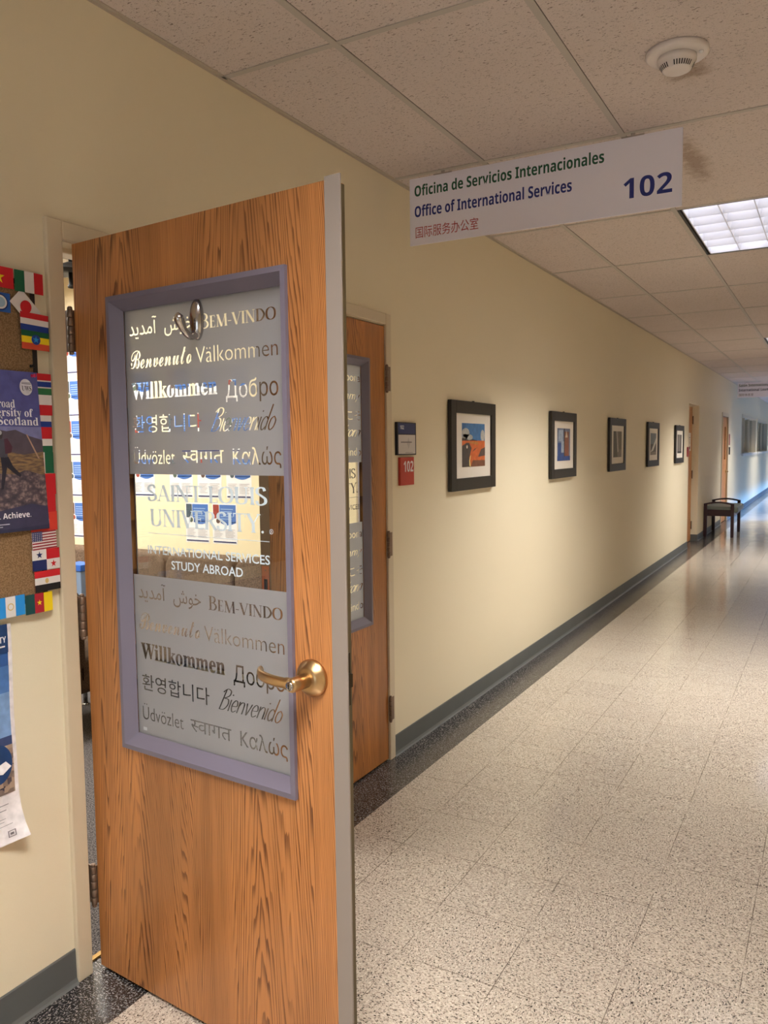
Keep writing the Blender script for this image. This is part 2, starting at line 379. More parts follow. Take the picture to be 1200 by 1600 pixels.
def serif_text(s, wt=0.15, wn=0.05, caps=None):
    out = []; x = 0
    for i, ch in enumerate(s):
        k_ = 1.0 if caps is None or i in caps else 0.8
        P, adv = serif(ch, wt / k_ if k_ < 1 else wt, wn)
        out += [[(x + a * k_, b * k_) for a, b in q] for q in P]; x += adv * k_ + 0.03
    return out
SK = {  # lower-case skeletons, x-height 1
    'n': ([[(0, 1), (0, 0)], [(0, .6), (.2, .95), (.42, .92), (.48, .6), (.48, 0)]], .66),
    'm': ([[(0, 1), (0, 0)], [(0, .6), (.18, .95), (.36, .9), (.4, .6), (.4, 0)], [(.4, .6), (.58, .95), (.76, .9), (.8, .6), (.8, 0)]], .98),
    'e': ([[(.04, .5), (.46, .56), (.4, .92), (.2, 1), (.02, .7), (.02, .3), (.2, 0), (.5, .18)]], .62),
    'v': ([[(0, 1), (.1, .55), (.2, 0)], [(.2, 0), (.36, .5), (.48, 1)]], .6),
    'u': ([[(0, 1), (0, .3), (.14, 0), (.34, .1), (.46, .4)], [(.46, 1), (.46, 0)]], .64),
    't': ([[(.2, 1.55), (.16, .8), (.16, .2), (.3, 0), (.46, .12)], [(0, 1), (.44, 1.02)]], .52),
    'o': ([[(.25, 1), (.04, .78), (.02, .3), (.22, 0), (.45, .22), (.48, .7), (.25, 1)]], .64),
    'i': ([[(0, 1), (0, 0)], [(.01, 1.36), (.03, 1.46)]], .2),
    'd': ([[(.46, .8), (.24, 1), (.03, .75), (.02, .28), (.2, 0), (.46, .3)], [(.5, 1.9), (.46, 0)]], .66),
    'l': ([[(0, 1.7), (0, 0)]], .22),
    'k': ([[(0, 1.7), (0, 0)], [(.42, 1), (.04, .5)], [(.12, .58), (.46, 0)]], .56),
    'W': ([[(0, 1.6), (.24, 0)], [(.24, 0), (.46, 1.3)], [(.46, 1.3), (.7, 0)], [(.7, 0), (.94, 1.6)]], 1.08),
    'B': ([[(.12, 1.75), (.06, .9), (0, 0)], [(-.12, 1.5), (.2, 1.82), (.56, 1.7), (.56, 1.3), (.14, 1.0)], [(.14, 1.0), (.56, .95), (.66, .5), (.4, .06), (-.06, .02)]], .84),
}
def skel_text(s, wt, wn, shear=0.0, slab=None, track=0.0):
    out = []; x = 0
    for ch in s:
        st, adv = SK[ch]
        for q in st:
            q = [(x + a, b) for a, b in q]
            out += pen(q, wt, wn, smooth=len(q) > 2)
            if slab and len(q) == 2 and ch not in 'kWvi' or slab and ch in 'li':
                for a, b in q:
                    if b == 0: out += rect(a - slab, a + slab, 0, wn)
                    elif b in (1, 1.7): out += rect(a - slab, a + wt / 2, b - wn, b)
            if slab and len(q) > 2 and q[-1][1] == 0 and ch in 'nm': out += rect(q[-1][0] - slab, q[-1][0] + slab, 0, wn)
            if slab and ch in 'kW':
                for a, b in q:
                    if b in (0, 1, 1.7, 1.6) and not (ch == 'W' and b == 0): out += rect(a - slab, a + slab, max(0, b - wn if b else 0), max(wn, b))
        if slab and ch == 'i': out += disc(x, 1.42, wt * .6, 10)
        x += adv + track
    return [[(a + shear * b, b) for a, b in q] for q in out]
def half_sa_swagat():
    sa = text('स'); va = text('व'); aa = text('ा'); ga = text('ग'); ta = text('त')
    b = bounds(sa); cut = b[0] + (b[1] - b[0]) * 0.66
    out = clip_x(sa, cut); x = cut - 0.03
    for P in (va, aa, ga, ta):
        a, c, _, _ = bounds(P); out += shift(P, x - a); x += (c - a) - 0.02
    return out
AR1, AR2 = '\uFEAA\uFBFE\uFEAA\uFEE3\uFE81', '\uFEB5\uFEEE\uFEA7'

def welcome_rows(b):
    """five rows of greetings; b = z of the film's lower edge; u as measured on the leaf"""
    P = []
    P += fit(text(AR1), .206, .315, b + .364, .052) + fit(text(AR2), .345, .449, b + .364, .052)
    P += fit(serif_text('BEM-VINDO', .13, .045, {0}), .477, .725, b + .358, .036)
    P += fit(text(script_bold('Benvenuto')), .205, .442, b + .278, .074)
    P += fit(text('Välkommen', 0, -.012), .458, .728, b + .276, .058)
    P += fit(text(serif_bold('Willkommen'), 0, .012), .208, .529, b + .198, .062)
    P += fit(text('Добро'), .558, .727, b + .186, .060)
    P += fit(text('환영합니다'), .208, .470, b + .113, .050)
    P += fit(skel_text('Bienvenido', .115, .055, .42, track=.02), .502, .719, b + .107, .031)
    P += fit(text('Üdvözlet', 0, -.008), .206, .369, b + .027, .054)
    P += fit(half_sa_swagat(), .397, .545, b + .030, .050)
    P += fit(text('Kαλώς'), .576, .732, b + .026, .056)
    return P
def welcome_rows_other(b):
    P = []
    P += fit(text('Bienvenidos'), .206, .45, b + .36, .05) + fit(text('Sawubona'), .49, .735, b + .36, .05)
    P += fit(text('Yōkoso'), .206, .42, b + .28, .05) + fit(text('Witamy', .3), .5, .735, b + .28, .05)
    P += fit(text('환영'), .206, .36, b + .19, .05) + fit(text('ようこそ'), .49, .735, b + .19, .05)
    P += fit(text('Selamat'), .206, .42, b + .11, .05) + fit(skel_text('Welkom', .15, .06, .4), .48, .735, b + .115, .03)
    P += fit(text('Tervetuloa'), .206, .42, b + .03, .05) + fit(text('Bem-vindo'), .47, .735, b + .03, .052)
    return P

def cut_film(x0, x1, z0, z1, letters):
    """sheet with the letters cut out of it: outlines as constraint edges, triangles inside a letter dropped"""
    V = [(x0, z0), (x1, z0), (x1, z1), (x0, z1)]; E = [(0, 1), (1, 2), (2, 3), (3, 0)]
    key = {}; cnt = {}; polys = []
    for q in letters:
        q = [(min(max(a, x0 + .001), x1 - .001), min(max(b, z0 + .001), z1 - .001)) for a, b in q]
        ids = []
        for v in q:
            kk = (round(v[0], 5), round(v[1], 5))
            if kk not in key: key[kk] = len(V); V.append(kk)
            if not ids or ids[-1] != key[kk]: ids.append(key[kk])
        if len(ids) > 1 and ids[0] == ids[-1]: ids.pop()
        if len(ids) < 3: continue
        polys.append([V[i] for i in ids])
        for i in range(len(ids)):
            e = tuple(sorted((ids[i], ids[(i + 1) % len(ids)]))); cnt[e] = cnt.get(e, 0) + 1
    E += [e for e, c_ in cnt.items() if c_ == 1]
    r = delaunay_2d_cdt([Vector(v) for v in V], E, [], 0, 1e-6, True)
    cell = .01; grid = {}
    for q in polys:
        xs_, ys_ = [v[0] for v in q], [v[1] for v in q]
        for i in range(int(min(xs_) / cell), int(max(xs_) / cell) + 1):
            for j in range(int(min(ys_) / cell), int(max(ys_) / cell) + 1): grid.setdefault((i, j), []).append(q)
    def inside(x, y):
        for q in grid.get((int(x / cell), int(y / cell)), ()):
            c_ = False; m = len(q)
            for i in range(m):
                (ax, ay), (bx, by) = q[i], q[i - 1]
                if (ay > y) != (by > y) and x < (bx - ax) * (y - ay) / (by - ay) + ax: c_ = not c_
            if c_: return True
        return False
    P_ = [tuple(v) for v in r[0]]
    faces = [f for f in r[2] if not inside(sum(P_[i][0] for i in f) / len(f), sum(P_[i][1] for i in f) / len(f))]
    return P_, faces

def lettering(name, P, m, frame, parent=None, lift=0.0004):
    """frame(u, v, h) -> 3D point"""
    b = MB()
    for q in P: b.add([frame(u, v, lift) for u, v in q], [tuple(range(len(q)))])
    return b.build(name, m, parent)
def layers(name, L, frame, parent=None, lift=0.0003, base_back=None):
    """printed sheet: list of (polygons, material), each a hair above the one before"""
    b = MB(); ms = []
    for i, (P, m) in enumerate(L):
        if m not in ms: ms.append(m)
        for q in P: b.add([frame(u, v, lift * (i + 1)) for u, v in q], [tuple(range(len(q)))], ms.index(m))
    if base_back:
        P = L[0][0][0]
        n = len(P); f0 = [frame(u, v, lift) for u, v in P]; f1 = [frame(u, v, -base_back) for u, v in P]
        b.add(f0 + f1, [tuple(range(n, 2 * n))[::-1]] + [(i, (i + 1) % n, n + (i + 1) % n, n + i) for i in range(n)], 0)
    return b.build(name, ms, parent)

# ------------------------------------------------------------------ room shell
D1, D2 = 1.530, 3.338            # doorway opening
def wallbox(b, segs, x0, x1):
    for y0, y1, z0, z1 in segs: b.box(x0, x1, y0, y1, z0, z1)
b = MB()
A0, A1, AH = 12.44, 13.44, 2.118     # recess of the far door
E0, E1 = 16.40, 17.36                # second far door
W = [(20.06, 23.76), (24.14, 27.9)]  # lounge windows
WZ0, WZ1 = 1.29, 2.18
wallbox(b, [(Y0, D1, 0, CH), (D1, D2, 2.09, CH), (D2, A0, 0, CH), (A0, A1, AH, CH), (A1, E0, 0, CH), (E0, E1, 2.07, CH), (E1, W[0][0], 0, CH),
            (W[0][0], W[0][1], 0, WZ0), (W[0][0], W[0][1], WZ1, CH), (W[0][1], W[1][0], 0, CH), (W[1][0], W[1][1], 0, WZ0), (W[1][0], W[1][1], WZ1, CH), (W[1][1], Y1, 0, CH)], -0.15, 0)
struct(b.build('wall_left', WALL), 'cream painted corridor wall with framed pictures', 'wall')
b = MB(); G0, G1 = 17.5, 36.0
wallbox(b, [(Y0, G0, 0, CH), (G0, G1, 1.75, CH), (G1, Y1, 0, CH)], CW, CW + .15)
struct(b.build('wall_right', WALL), 'cream corridor wall opposite the office door', 'wall')
struct(MB().box(-.15, CW + .15, Y1, Y1 + .15, 0, CH).build('wall_end', WALL), 'wall closing the far end of the corridor', 'wall')
EX0, EX1, EZ = .25, CW - .25, 2.15         # glazed entrance in the wall behind the camera
b = MB(); b.box(-.15, EX0, Y0 - .15, Y0, 0, CH).box(EX1, CW + .15, Y0 - .15, Y0, 0, CH).box(EX0, EX1, Y0 - .15, Y0, EZ, CH)
struct(b.build('wall_behind', WALL), 'wall closing the near end of the corridor', 'wall')
b = MB()
for xx in (EX0 + .03, (EX0 + EX1) / 2, EX1 - .03): b.box(xx - .03, xx + .03, Y0 - .10, Y0 - .04, 0, EZ)
b.box(EX0, EX1, Y0 - .10, Y0 - .04, 0, .12).box(EX0, EX1, Y0 - .10, Y0 - .04, EZ - .07, EZ)
ge = struct(b.build('window_4', mat('aluminium', (150, 150, 152), .4, .6)), 'glazed entrance at the near end of the corridor', 'window')
MB().box(EX0, EX1, Y0 - .075, Y0 - .069, .12, EZ - .07).build('glass_pane', GLASS, ge)
dl = bpy.data.lights.new('entrance daylight', 'AREA'); dl.shape = 'RECTANGLE'; dl.size = EX1 - EX0; dl.size_y = EZ; dl.energy = DOOR_W; dl.color = DOOR_C
dlo = bpy.data.objects.new('entrance daylight', dl); COL.objects.link(dlo); dlo.location = ((EX0 + EX1) / 2, Y0 - .2, EZ / 2); dlo.rotation_euler = (PI / 2, 0, 0)
struct(MB().box(-0.045, CW + .15, Y0 - .15, Y1 + .15, -.1, 0).box(-.16, -.045, 5.0, Y1, -.1, 0).build('floor', FLOOR), 'speckled beige vinyl tile floor with dark border', 'floor')
struct(MB().box(-5.2, -0.045, -.6, 4.25, -.1, 0).build('floor_office', CARPET), 'dark grey office carpet', 'floor')
struct(MB().box(-.046, -.030, D1, D2, -.005, .006).build('trim_1', mat('brass strip', (150, 118, 66), .35, .8)), 'brass strip between carpet and tile', 'threshold')
# right-hand glazing that lets the daylight in
wf = MB()
for yy in [G0 + i * (G1 - G0) / 8 for i in range(9)]: wf.box(CW + .04, CW + .10, yy - .03, yy + .03, 0, 1.75)
wf.box(CW + .04, CW + .10, G0, G1, 0, .06); wf.box(CW + .04, CW + .10, G0, G1, 1.69, 1.75)
g = struct(wf.build('window_3', mat('aluminium', (150, 150, 152), .4, .6)), 'glazed strip in the far right corridor wall', 'window')
MB().box(CW + .065, CW + .071, G0, G1, .06, 1.69).build('glass_pane', GLASS, g)
# ceiling: tiles leave room for the lights
b = MB(); xs = [0] + GX + [CW]
fix = [(GY0 + r * GDY, GY0 + (r + 1) * GDY) for r in FIX_ROWS]; fix = [f for f in fix if f[1] > Y0 and f[0] > Y0 and f[1] < Y1]
b.box(0, GX[1], Y0, Y1, CH, CH + .02); b.box(GX[2], CW, Y0, Y1, CH, CH + .02)
ys = [Y0] + [v for f in fix for v in f] + [Y1]
for i in range(0, len(ys), 2): b.box(GX[1], GX[2], ys[i], ys[i + 1], CH, CH + .02)
struct(b.build('ceiling', CEIL), 'suspended ceiling of white fissured tiles', 'ceiling')
b = MB()
for gx in GX: b.box(gx - .012, gx + .012, Y0, Y1, CH - .0035, CH - .0002); b.box(gx + .012, gx + .0132, Y0, Y1, CH - .0008, CH - .0001, 1)
rows = [GY0 + r * GDY for r in range(-8, 31)]
for gy in rows:
    if Y0 < gy < Y1:
        b.box(0, CW, gy - .012, gy + .012, CH - .003, CH - .0002); b.box(0, CW, gy + .012, gy + .0135, CH - .0008, CH - .0001, 1)
struct(b.build('trim_2', [TBAR, SHADOWGAP]), 'painted metal grid between the ceiling tiles', 'ceiling grid')
b = MB().box(0, .014, Y0, Y1, CH - .003, CH - .0003).box(0, .0012, Y0, Y1, CH - .011, CH - .0003); b.box(CW - .014, CW, Y0, Y1, CH - .004, CH - .0003)
struct(b.build('trim_3', [mat('wall angle paint', (186, 174, 160), .5)]), 'metal wall angle under the ceiling edge', 'ceiling trim')
# skirting
BASE = mat('grey rubber base', (92, 95, 94), .42, noise=(6, .06))
def skirting(b, y0, y1, x=0, s=1):
    b.prism([(x, 0), (x + s * .016, 0), (x + s * .010, .006), (x + s * .0055, .016), (x + s * .004, .098), (x + s * .002, .1016), (x, .1016)], y0, y1, 'y')
b = MB()
for y0, y1 in ((Y0, 1.479), (3.39, A0), (A1, E0 - .05), (E1 + .05, Y1)): skirting(b, y0, y1)
struct(b.build('baseboard_left', BASE), 'dark grey rubber base along the cream wall', 'baseboard')
b = MB(); skirting(b, Y0, G0, CW, -1); skirting(b, G1, Y1, CW, -1)
struct(b.build('baseboard_right', BASE), 'dark grey rubber base on the opposite wall', 'baseboard')
struct(MB().box(-.098, 0, A1 - .006, A1, 0, .1016).build('baseboard_recess', BASE), 'short rubber base in the recess of the far door', 'baseboard')
# doorway frame (painted metal)
b = MB()
b.box(-.165, .014, 1.479, D1, 0, 2.143); b.box(-.165, .014, D2, 3.389, 0, 2.143); b.box(-.165, .014, D1, D2, 2.092, 2.143)
b.box(-.11, -.055, D1, D1 + .016, 0, 2.092); b.box(-.11, -.055, D2 - .016, D2, 0, 2.092); b.box(-.11, -.055, D1, D2, 2.076, 2.092)
struct(b.build('trim_4', FRAME_PAINT, bevel=.004), 'cream painted metal frame around the double doorway', 'door frame')
# office shell
OY = 4.1
struct(MB().box(-5.2, -.15, OY, OY + .15, 0, CH).build('wall_office_back', mat('office paint', (236, 222, 188), .6)), 'cream office wall with flyers', 'wall')
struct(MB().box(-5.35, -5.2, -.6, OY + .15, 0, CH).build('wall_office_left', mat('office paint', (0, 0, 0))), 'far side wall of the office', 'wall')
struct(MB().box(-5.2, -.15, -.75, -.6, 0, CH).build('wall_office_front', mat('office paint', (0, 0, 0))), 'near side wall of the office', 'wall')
struct(MB().box(-5.2, -.15, -.6, OY, CH, CH + .02).build('ceiling_office', CEIL), 'white tile ceiling of the office', 'ceiling')
b = MB()
for gx in (-4.4, -3.8, -3.2, -2.6, -2.0, -1.4, -.8): b.box(gx - .012, gx + .012, -.6, OY, CH - .003, CH - .0002)
for gy in (0, 1.22, 2.44, 3.66): b.box(-5.2, -.15, gy - .012, gy + .012, CH - .003, CH - .0002)
struct(b.build('trim_5', [TBAR]), 'metal grid of the office ceiling', 'ceiling grid')

# ------------------------------------------------------------------ ceiling lights
HOUSE = mat('light housing', (48, 44, 42), .5)
LOUV = mat('louver aluminium', (226, 226, 230), .35, .0)
PANEL = mat('lamp panel', (240, 240, 245), .6, emit=(238, 240, 255), estr=PANEL_E)
def make_light(x0, x1, y0, y1):
    cx, cy = (x0 + x1) / 2, (y0 + y1) / 2; hw, hl = (x1 - x0) / 2 - .013, (y1 - y0) / 2 - .013
    t = empty('ceiling_light', (cx, cy, CH))
    b = MB(); h = .09
    for a in ((-hw, -hw + .012, -hl, hl), (hw - .012, hw, -hl, hl), (-hw + .012, hw - .012, -hl, -hl + .012), (-hw + .012, hw - .012, hl - .012, hl)): b.box(*a, -.002, h)
    b.box(-hw, hw, -hl, hl, h, h + .01); b.build('housing', HOUSE, t)
    iw, il = hw - .028, hl - .020
    MB().box(-iw, iw, -il, il, .062, .07).build('lamp_panel', PANEL, t)
    b = MB()
    for i in range(1, 3): xx = -iw + 2 * iw * i / 3; b.prism([(xx - .002, .0), (xx + .002, .0), (xx + .012, .06), (xx - .012, .06)], -il, il, 'y')
    for i in range(1, 6): yy = -il + 2 * il * i / 6; b.prism([(yy - .002, .001), (yy + .002, .001), (yy + .014, .06), (yy - .014, .06)], -iw, iw, 'x')
    b.box(-iw - .006, -iw, -il, il, 0, .06); b.box(iw, iw + .006, -il, il, 0, .06); b.box(-iw, iw, -il - .006, -il, 0, .06); b.box(-iw, iw, il, il + .006, 0, .06)
    b.build('louver', LOUV, t)
    return t
def lamp(x, y, z, sx, sy, watts, col, spread):
    l = bpy.data.lights.new('ceiling lamp', 'AREA'); l.shape = 'RECTANGLE'; l.size = sx; l.size_y = sy; l.energy = watts; l.color = col; l.spread = math.radians(spread)
    o = bpy.data.objects.new('ceiling lamp', l); COL.objects.link(o); o.location = (x, y, z); return o
light0 = None
LN = {2: 'white louvered ceiling light right beside the hanging 102 sign', 7: 'second louvered ceiling light along the corridor, cut by the photo edge'}
for r in FIX_ROWS:
    y0, y1 = GY0 + r * GDY, GY0 + (r + 1) * GDY
    if y0 < Y0 or y1 > Y1: continue
    c = ((GX[1] + GX[2]) / 2, (y0 + y1) / 2, CH)
    if light0 is None: t = light0 = make_light(GX[1], GX[2], y0, y1)
    else: t = dup(light0, c)
    n = round((r - 2) / 5)
    tag(t, LN.get(r, 'louvered ceiling light %s' % ({-1: 'overhead behind the camera', 2: 'above the far bench end of the corridor', 3: 'level with the lounge windows', 4: 'past the lounge windows', 5: 'nearest the end wall'}.get(n, 'overhead at the entrance'))), 'ceiling light', 'ceiling lights down the corridor')
    lamp(c[0], c[1], CH - .012, .55, 1.15, LAMP_W, LAMP_C, LAMP_SPREAD)
for i, (ox, oy) in enumerate(((-1.7, 1.83), (-3.5, 1.83), (-2.6, 3.05))):
    lamp(ox, oy, CH - .03, .55, 1.15, OFFICE_W, OFFICE_C, 170)

# ------------------------------------------------------------------ the two office door leaves
VISION = mat('lavender grey metal', (112, 106, 122), .42, bump=(60, .04))
BRONZE = mat('bronze hinge', (128, 106, 90), .42, .6)
SATIN = mat('satin brass', (196, 162, 118), .30, 1.0)
CHROME = mat('dark chrome', (186, 180, 176), .16, 1.0)
BLACK = mat('black slot', (14, 13, 13), .6)
ASTR = mat('taupe painted strip', (142, 131, 124), .45)
OLIVE = mat('olive door edge', (96, 82, 56), .5)
LW, LT, LZ0, LZ1 = .905, .0445, .010, 2.084
VU0, VU1, VZ0, VZ1 = .150, .778, .702, 1.923      # window frame outer
GU0, GU1, GZ0, GZ1 = .192, .745, .745, 1.884      # glass
def slab(name, m, root):
    b = MB(); a, c, d, e = VU0 + .02, VU1 - .02, VZ0 + .02, VZ1 - .02
    b.box(0, a, 0, LT, LZ0, LZ1); b.box(c, LW, 0, LT, LZ0, LZ1); b.box(a, c, 0, LT, LZ0, d); b.box(a, c, 0, LT, e, LZ1)
    return b.build(name, m, root)
def vision_frame(root, f):
    """f(u) maps the measured u to the leaf's own x"""
    b = MB()
    O = [(VU0, VZ0), (VU1, VZ0), (VU1, VZ1), (VU0, VZ1)]; I = [(GU0, GZ0), (GU1, GZ0), (GU1, GZ1), (GU0, GZ1)]
    M = [(VU0 + .013, VZ0 + .013), (VU1 - .013, VZ0 + .013), (VU1 - .013, VZ1 - .013), (VU0 + .013, VZ1 - .013)]
    for sgn, s0 in ((1, 0.0), (-1, LT)):
        rings = [[(f(u), s0, z) for u, z in O], [(f(u), s0 - sgn * .010, z) for u, z in O], [(f(u), s0 - sgn * .011, z) for u, z in M], [(f(u), s0 + sgn * .014, z) for u, z in I]]
        for r in range(3):
            vs = rings[r] + rings[r + 1]
            b.add(vs, [(i, (i + 1) % 4, 4 + (i + 1) % 4, 4 + i) for i in range(4)])
    b.build('window_frame', VISION, root)
    MB().box(min(f(GU0), f(GU1)) - .006, max(f(GU0), f(GU1)) + .006, .0195, .0250, GZ0 - .006, GZ1 + .006).build('glass_pane', GLASS, root)
def hinge(root, x, y, z, rz=0):
    """three-knuckle butt hinge, z at its middle"""
    b = MB()
    for i in range(5):
        z0 = -.0585 + i * .0234; b.lathe([(.0075, z0 + .0006), (.0082, z0 + .0012), (.0082, z0 + .0222), (.0075, z0 + .0228)], n=16)
    b.lathe([(.004, -.066), (.0065, -.064), (.0075, -.0585)], n=16); b.lathe([(.0075, .0585), (.0065, .064), (.004, .066)], n=16)
    b.box(-.002, .001, 0, .034, -.057, .057); b.box(-.034, 0, -.001, .002, -.057, .057)
    o = b.build('hinge', BRONZE, root, loc=(x, y, z)); o.rotation_euler = (0, 0, rz); return o
FILM_S = .0190
def put_film(root, rows, f, z0, z1, name='frosted_film'):
    V, F = cut_film(GU0 - .004, GU1 + .004, z0, z1, rows)
    b = MB(); b.add([(f(u), FILM_S, z) for u, z in V], F); return b.build(name, FILM, root)

# -- open leaf: its Empty stands at the hinge corner, +x along the leaf, +y away from the camera
th = math.radians(-5.356)
leaf = struct(empty('door_1', (.014, 1.559, 0), th), 'open oak office door with greetings cut from frosted glass', 'door')
slab('slab', OAK, leaf)
ident = lambda u: u
vision_frame(leaf, ident)
put_film(leaf, welcome_rows(1.455), ident, 1.455, GZ1 + .004)
put_film(leaf, welcome_rows(.745 + .012), ident, GZ0 - .004, 1.184)
fr = lambda u, v, h: (u, FILM_S - h, v)
P = fit(serif_text('SAINT LOUIS', .16, .055), .257, .685, 1.385, .042) + fit(serif_text('UNIVERSITY.', .16, .055), .266, .672, 1.3185, .045)
P += rect(.254, .689, 1.2985, 1.300)
P += fit(text('INTERNATIONAL SERVICES', 0, .010), .252, .689, 1.2445, .0315) + fit(text('STUDY ABROAD', 0, .012), .343, .600, 1.208, .032)
P += pen([(.696 + .0055 * math.cos(t * PI / 6), 1.3235 + .0055 * math.sin(t * PI / 6)) for t in range(13)], w=.0012) + fit(text('R'), .694, .6985, 1.321, .007)
lettering('lettering', P, VINYL, fr, leaf)
layers('maker_label', [(rect(.207, .222, .753, .762), mat('sticker', (196, 200, 204), .5))], fr, leaf)
b = MB().box(.890, .932, -.0055, -.0002, .012, 2.090); b.build('astragal', ASTR, leaf, bevel=.001)
MB().box(LW, LW + .002, .001, LT - .001, LZ0, LZ1 - .002).build('edge_band', OLIVE, leaf)
MB().box(LW + .002, LW + .004, .010, .036, .94, 1.06).box(LW + .004, LW + .015, .015, .030, .985, 1.015).build('latch', mat('dark latch', (60, 50, 36), .35, .8), leaf)
for z in (1.850, 1.049, .255): hinge(leaf, -.006, -.010, z, math.radians(-5))
# lever set
lv = MB(); LX, LZc = .829, .999
lv.lathe([(.0, .0), (.043, .0), (.043, -.006), (.040, -.010), (.030, -.022), (.024, -.025), (.0, -.025)], (LX, 0, LZc), 'y', 40)
hd = lv.build('lever_handle', SATIN, leaf)
MB().lathe([(.0165, -.020), (.0165, -.060), (.0160, -.074), (.0130, -.079)], (LX, 0, LZc), 'y', 32).build('spindle_hub', SATIN, hd)
pts = [(LX + .004, -.064, LZc), (LX - .02, -.066, LZc), (LX - .05, -.068, LZc + .001), (LX - .08, -.066, LZc + .003), (LX - .105, -.058, LZc + .005), (LX - .120, -.045, LZc + .006), (LX - .124, -.038, LZc + .006)]
MB().tube(crom(pts, 5), [.0085] * 6 + [.0075] * 25, 16, flat=1.7).build('lever', SATIN, hd)
cyl = MB().lathe([(.0, -.0795), (.0105, -.0795), (.0105, -.0815), (.008, -.083), (.0, -.083)], (LX, 0, LZc), 'y', 24).build('key_cylinder', CHROME, hd)
MB().box(LX - .0012, LX + .0012, -.0836, -.0828, LZc - .006, LZc + .005).build('keyway', BLACK, hd)
bk = MB().lathe([(.0, LT), (.043, LT), (.040, LT + .010), (.024, LT + .025), (.0165, LT + .026), (.0165, LT + .06), (.0, LT + .064)], (LX, 0, LZc), 'y', 32)
bk.tube(crom([(LX + .004, LT + .053, LZc), (LX - .05, LT + .055, LZc), (LX - .1, LT + .05, LZc + .004), (LX - .122, LT + .036, LZc + .005)], 5), .008, 12, flat=1.6)
bk.build('inner_lever', SATIN, leaf)
# chrome hook stuck on the glass
HX, HZ = .470, 1.836
hk = MB()
n = 28; vs = []; fs = []
prof = [(0, 1)] + [(.003 + .016 * math.sin(PI / 2 * q / 7), max(.12, math.cos(PI / 2 * q / 7.4))) for q in range(8)]
for d, kk in prof:
    for i in range(n):
        a = 2 * PI * i / n; vs.append((HX + .021 * kk * math.cos(a), FILM_S - .0006 - d, HZ + .050 * kk * math.sin(a)))
for j in range(len(prof) - 1):
    for i in range(n): fs.append((j * n + i, j * n + (i + 1) % n, (j + 1) * n + (i + 1) % n, (j + 1) * n + i))
fs.append(tuple((len(prof) - 1) * n + i for i in range(n)))
hk.add(vs, fs, 0, True)
hko = hk.build('coat_hook', CHROME, leaf); hko['label'] = 'chrome hook stuck to the glass'
pr = crom([(HX + .002, FILM_S - .008, HZ - .036), (HX, FILM_S - .026, HZ - .043), (HX - .001, FILM_S - .042, HZ - .034), (HX - .002, FILM_S - .053, HZ - .018), (HX - .002, FILM_S - .060, HZ - .002), (HX - .002, FILM_S - .063, HZ + .010)], 5)
MB().tube(pr, [.0085] * 12 + [.009, .0095, .010, .0105, .011, .0118, .0124, .0126, .0122, .0112, .0095, .0070, .004, .002][:len(pr) - 12], 18).build('prong', CHROME, hko)

# -- closed leaf: hinged on the far jamb, face flush with the wall
leaf2 = struct(empty('door_2', (.004, D2 - .003, 0), -PI / 2), 'closed oak office door half hidden behind the open one', 'door')
# local x runs from the hinge (far) to the meeting edge (near); local y points into the office
leaf2.rotation_euler = (0, 0, -PI / 2); leaf2.scale = (1, -1, 1)
slab('slab', OAK2, leaf2); vision_frame(leaf2, ident)
mir = lambda u: (VU0 + VU1) - u                # text runs the other way on this leaf
def mirp(P): return [[(mir(u), z) for u, z in q][::-1] for q in P]
put_film(leaf2, mirp(welcome_rows_other(1.455)), ident, 1.455, GZ1 + .004)
put_film(leaf2, mirp(welcome_rows_other(.757)), ident, GZ0 - .004, 1.184)
P = fit(serif_text('SAINT LOUIS', .16, .055), .257, .685, 1.385, .042) + fit(serif_text('UNIVERSITY.', .16, .055), .266, .702, 1.3185, .045)
P += rect(.254, .719, 1.2985, 1.300) + fit(text('INTERNATIONAL SERVICES', 0, .010), .252, .714, 1.2445, .0315) + fit(text('STUDY ABROAD', 0, .012), .343, .600, 1.208, .032)
lettering('lettering', mirp(P), mat('grey vinyl lettering', (150, 150, 150), .5), fr, leaf2)
MB().box(LW, LW + .0015, 0, LT, LZ0, LZ1).build('edge_band', mat('dull brown door edge', (108, 88, 70), .5), leaf2)
st = MB().box(LW + .0015, LW + .003, .006, .040, .93, 1.075).build('strike_plate', mat('copper strike', (168, 92, 58), .45, .2), leaf2)
MB().box(LW + .003, LW + .0034, .014, .030, .985, 1.025).build('latch_hole', BLACK, st)
MB().box(LW + .003, LW + .0038, .02, .026, 1.056, 1.062).build('screw', BRONZE, st)
MB().box(LW + .0015, LW + .0025, .004, .040, 1.95, 2.08).build('flush_bolt', mat('bolt metal', (128, 104, 84), .4, .7), leaf2)
for z in (1.842, 1.058, .255): hinge(leaf2, -.006, -.010, z)

# ------------------------------------------------------------------ hanging signs
def make_sign(y, texts, label, x0=.088, x1=1.301, z0=2.462, z1=2.766):
    t = tag(empty('hanging_sign', (x0, y, z0)), label, 'sign', 'ceiling hung corridor signs')
    b = MB().box(0, x1 - x0, -.004, .004, 0, z1 - z0); b.build('panel', mat('sign panel', (236, 234, 248), .4), t, bevel=.001)
    for sx in (.17, 1.02):
        b = MB().box(sx - .045, sx + .045, -.007, .007, z1 - z0 - .002, z1 - z0 + .004).box(sx - .008, sx + .008, -.003, .003, z1 - z0 + .004, CH - z0 - .004)
        b.build('hanger_clip', mat('clip metal', (200, 200, 200), .2, 1.0), t)
    f = lambda u, v, h: (u, -.004 - h, v)
    for P, m in texts: lettering('lettering', P, m, f, t)
    return t
GREEN = mat('green lettering', (24, 84, 62), .5); BLUE = mat('blue lettering', (32, 44, 128), .5); RED = mat('red lettering', (172, 60, 70), .5)
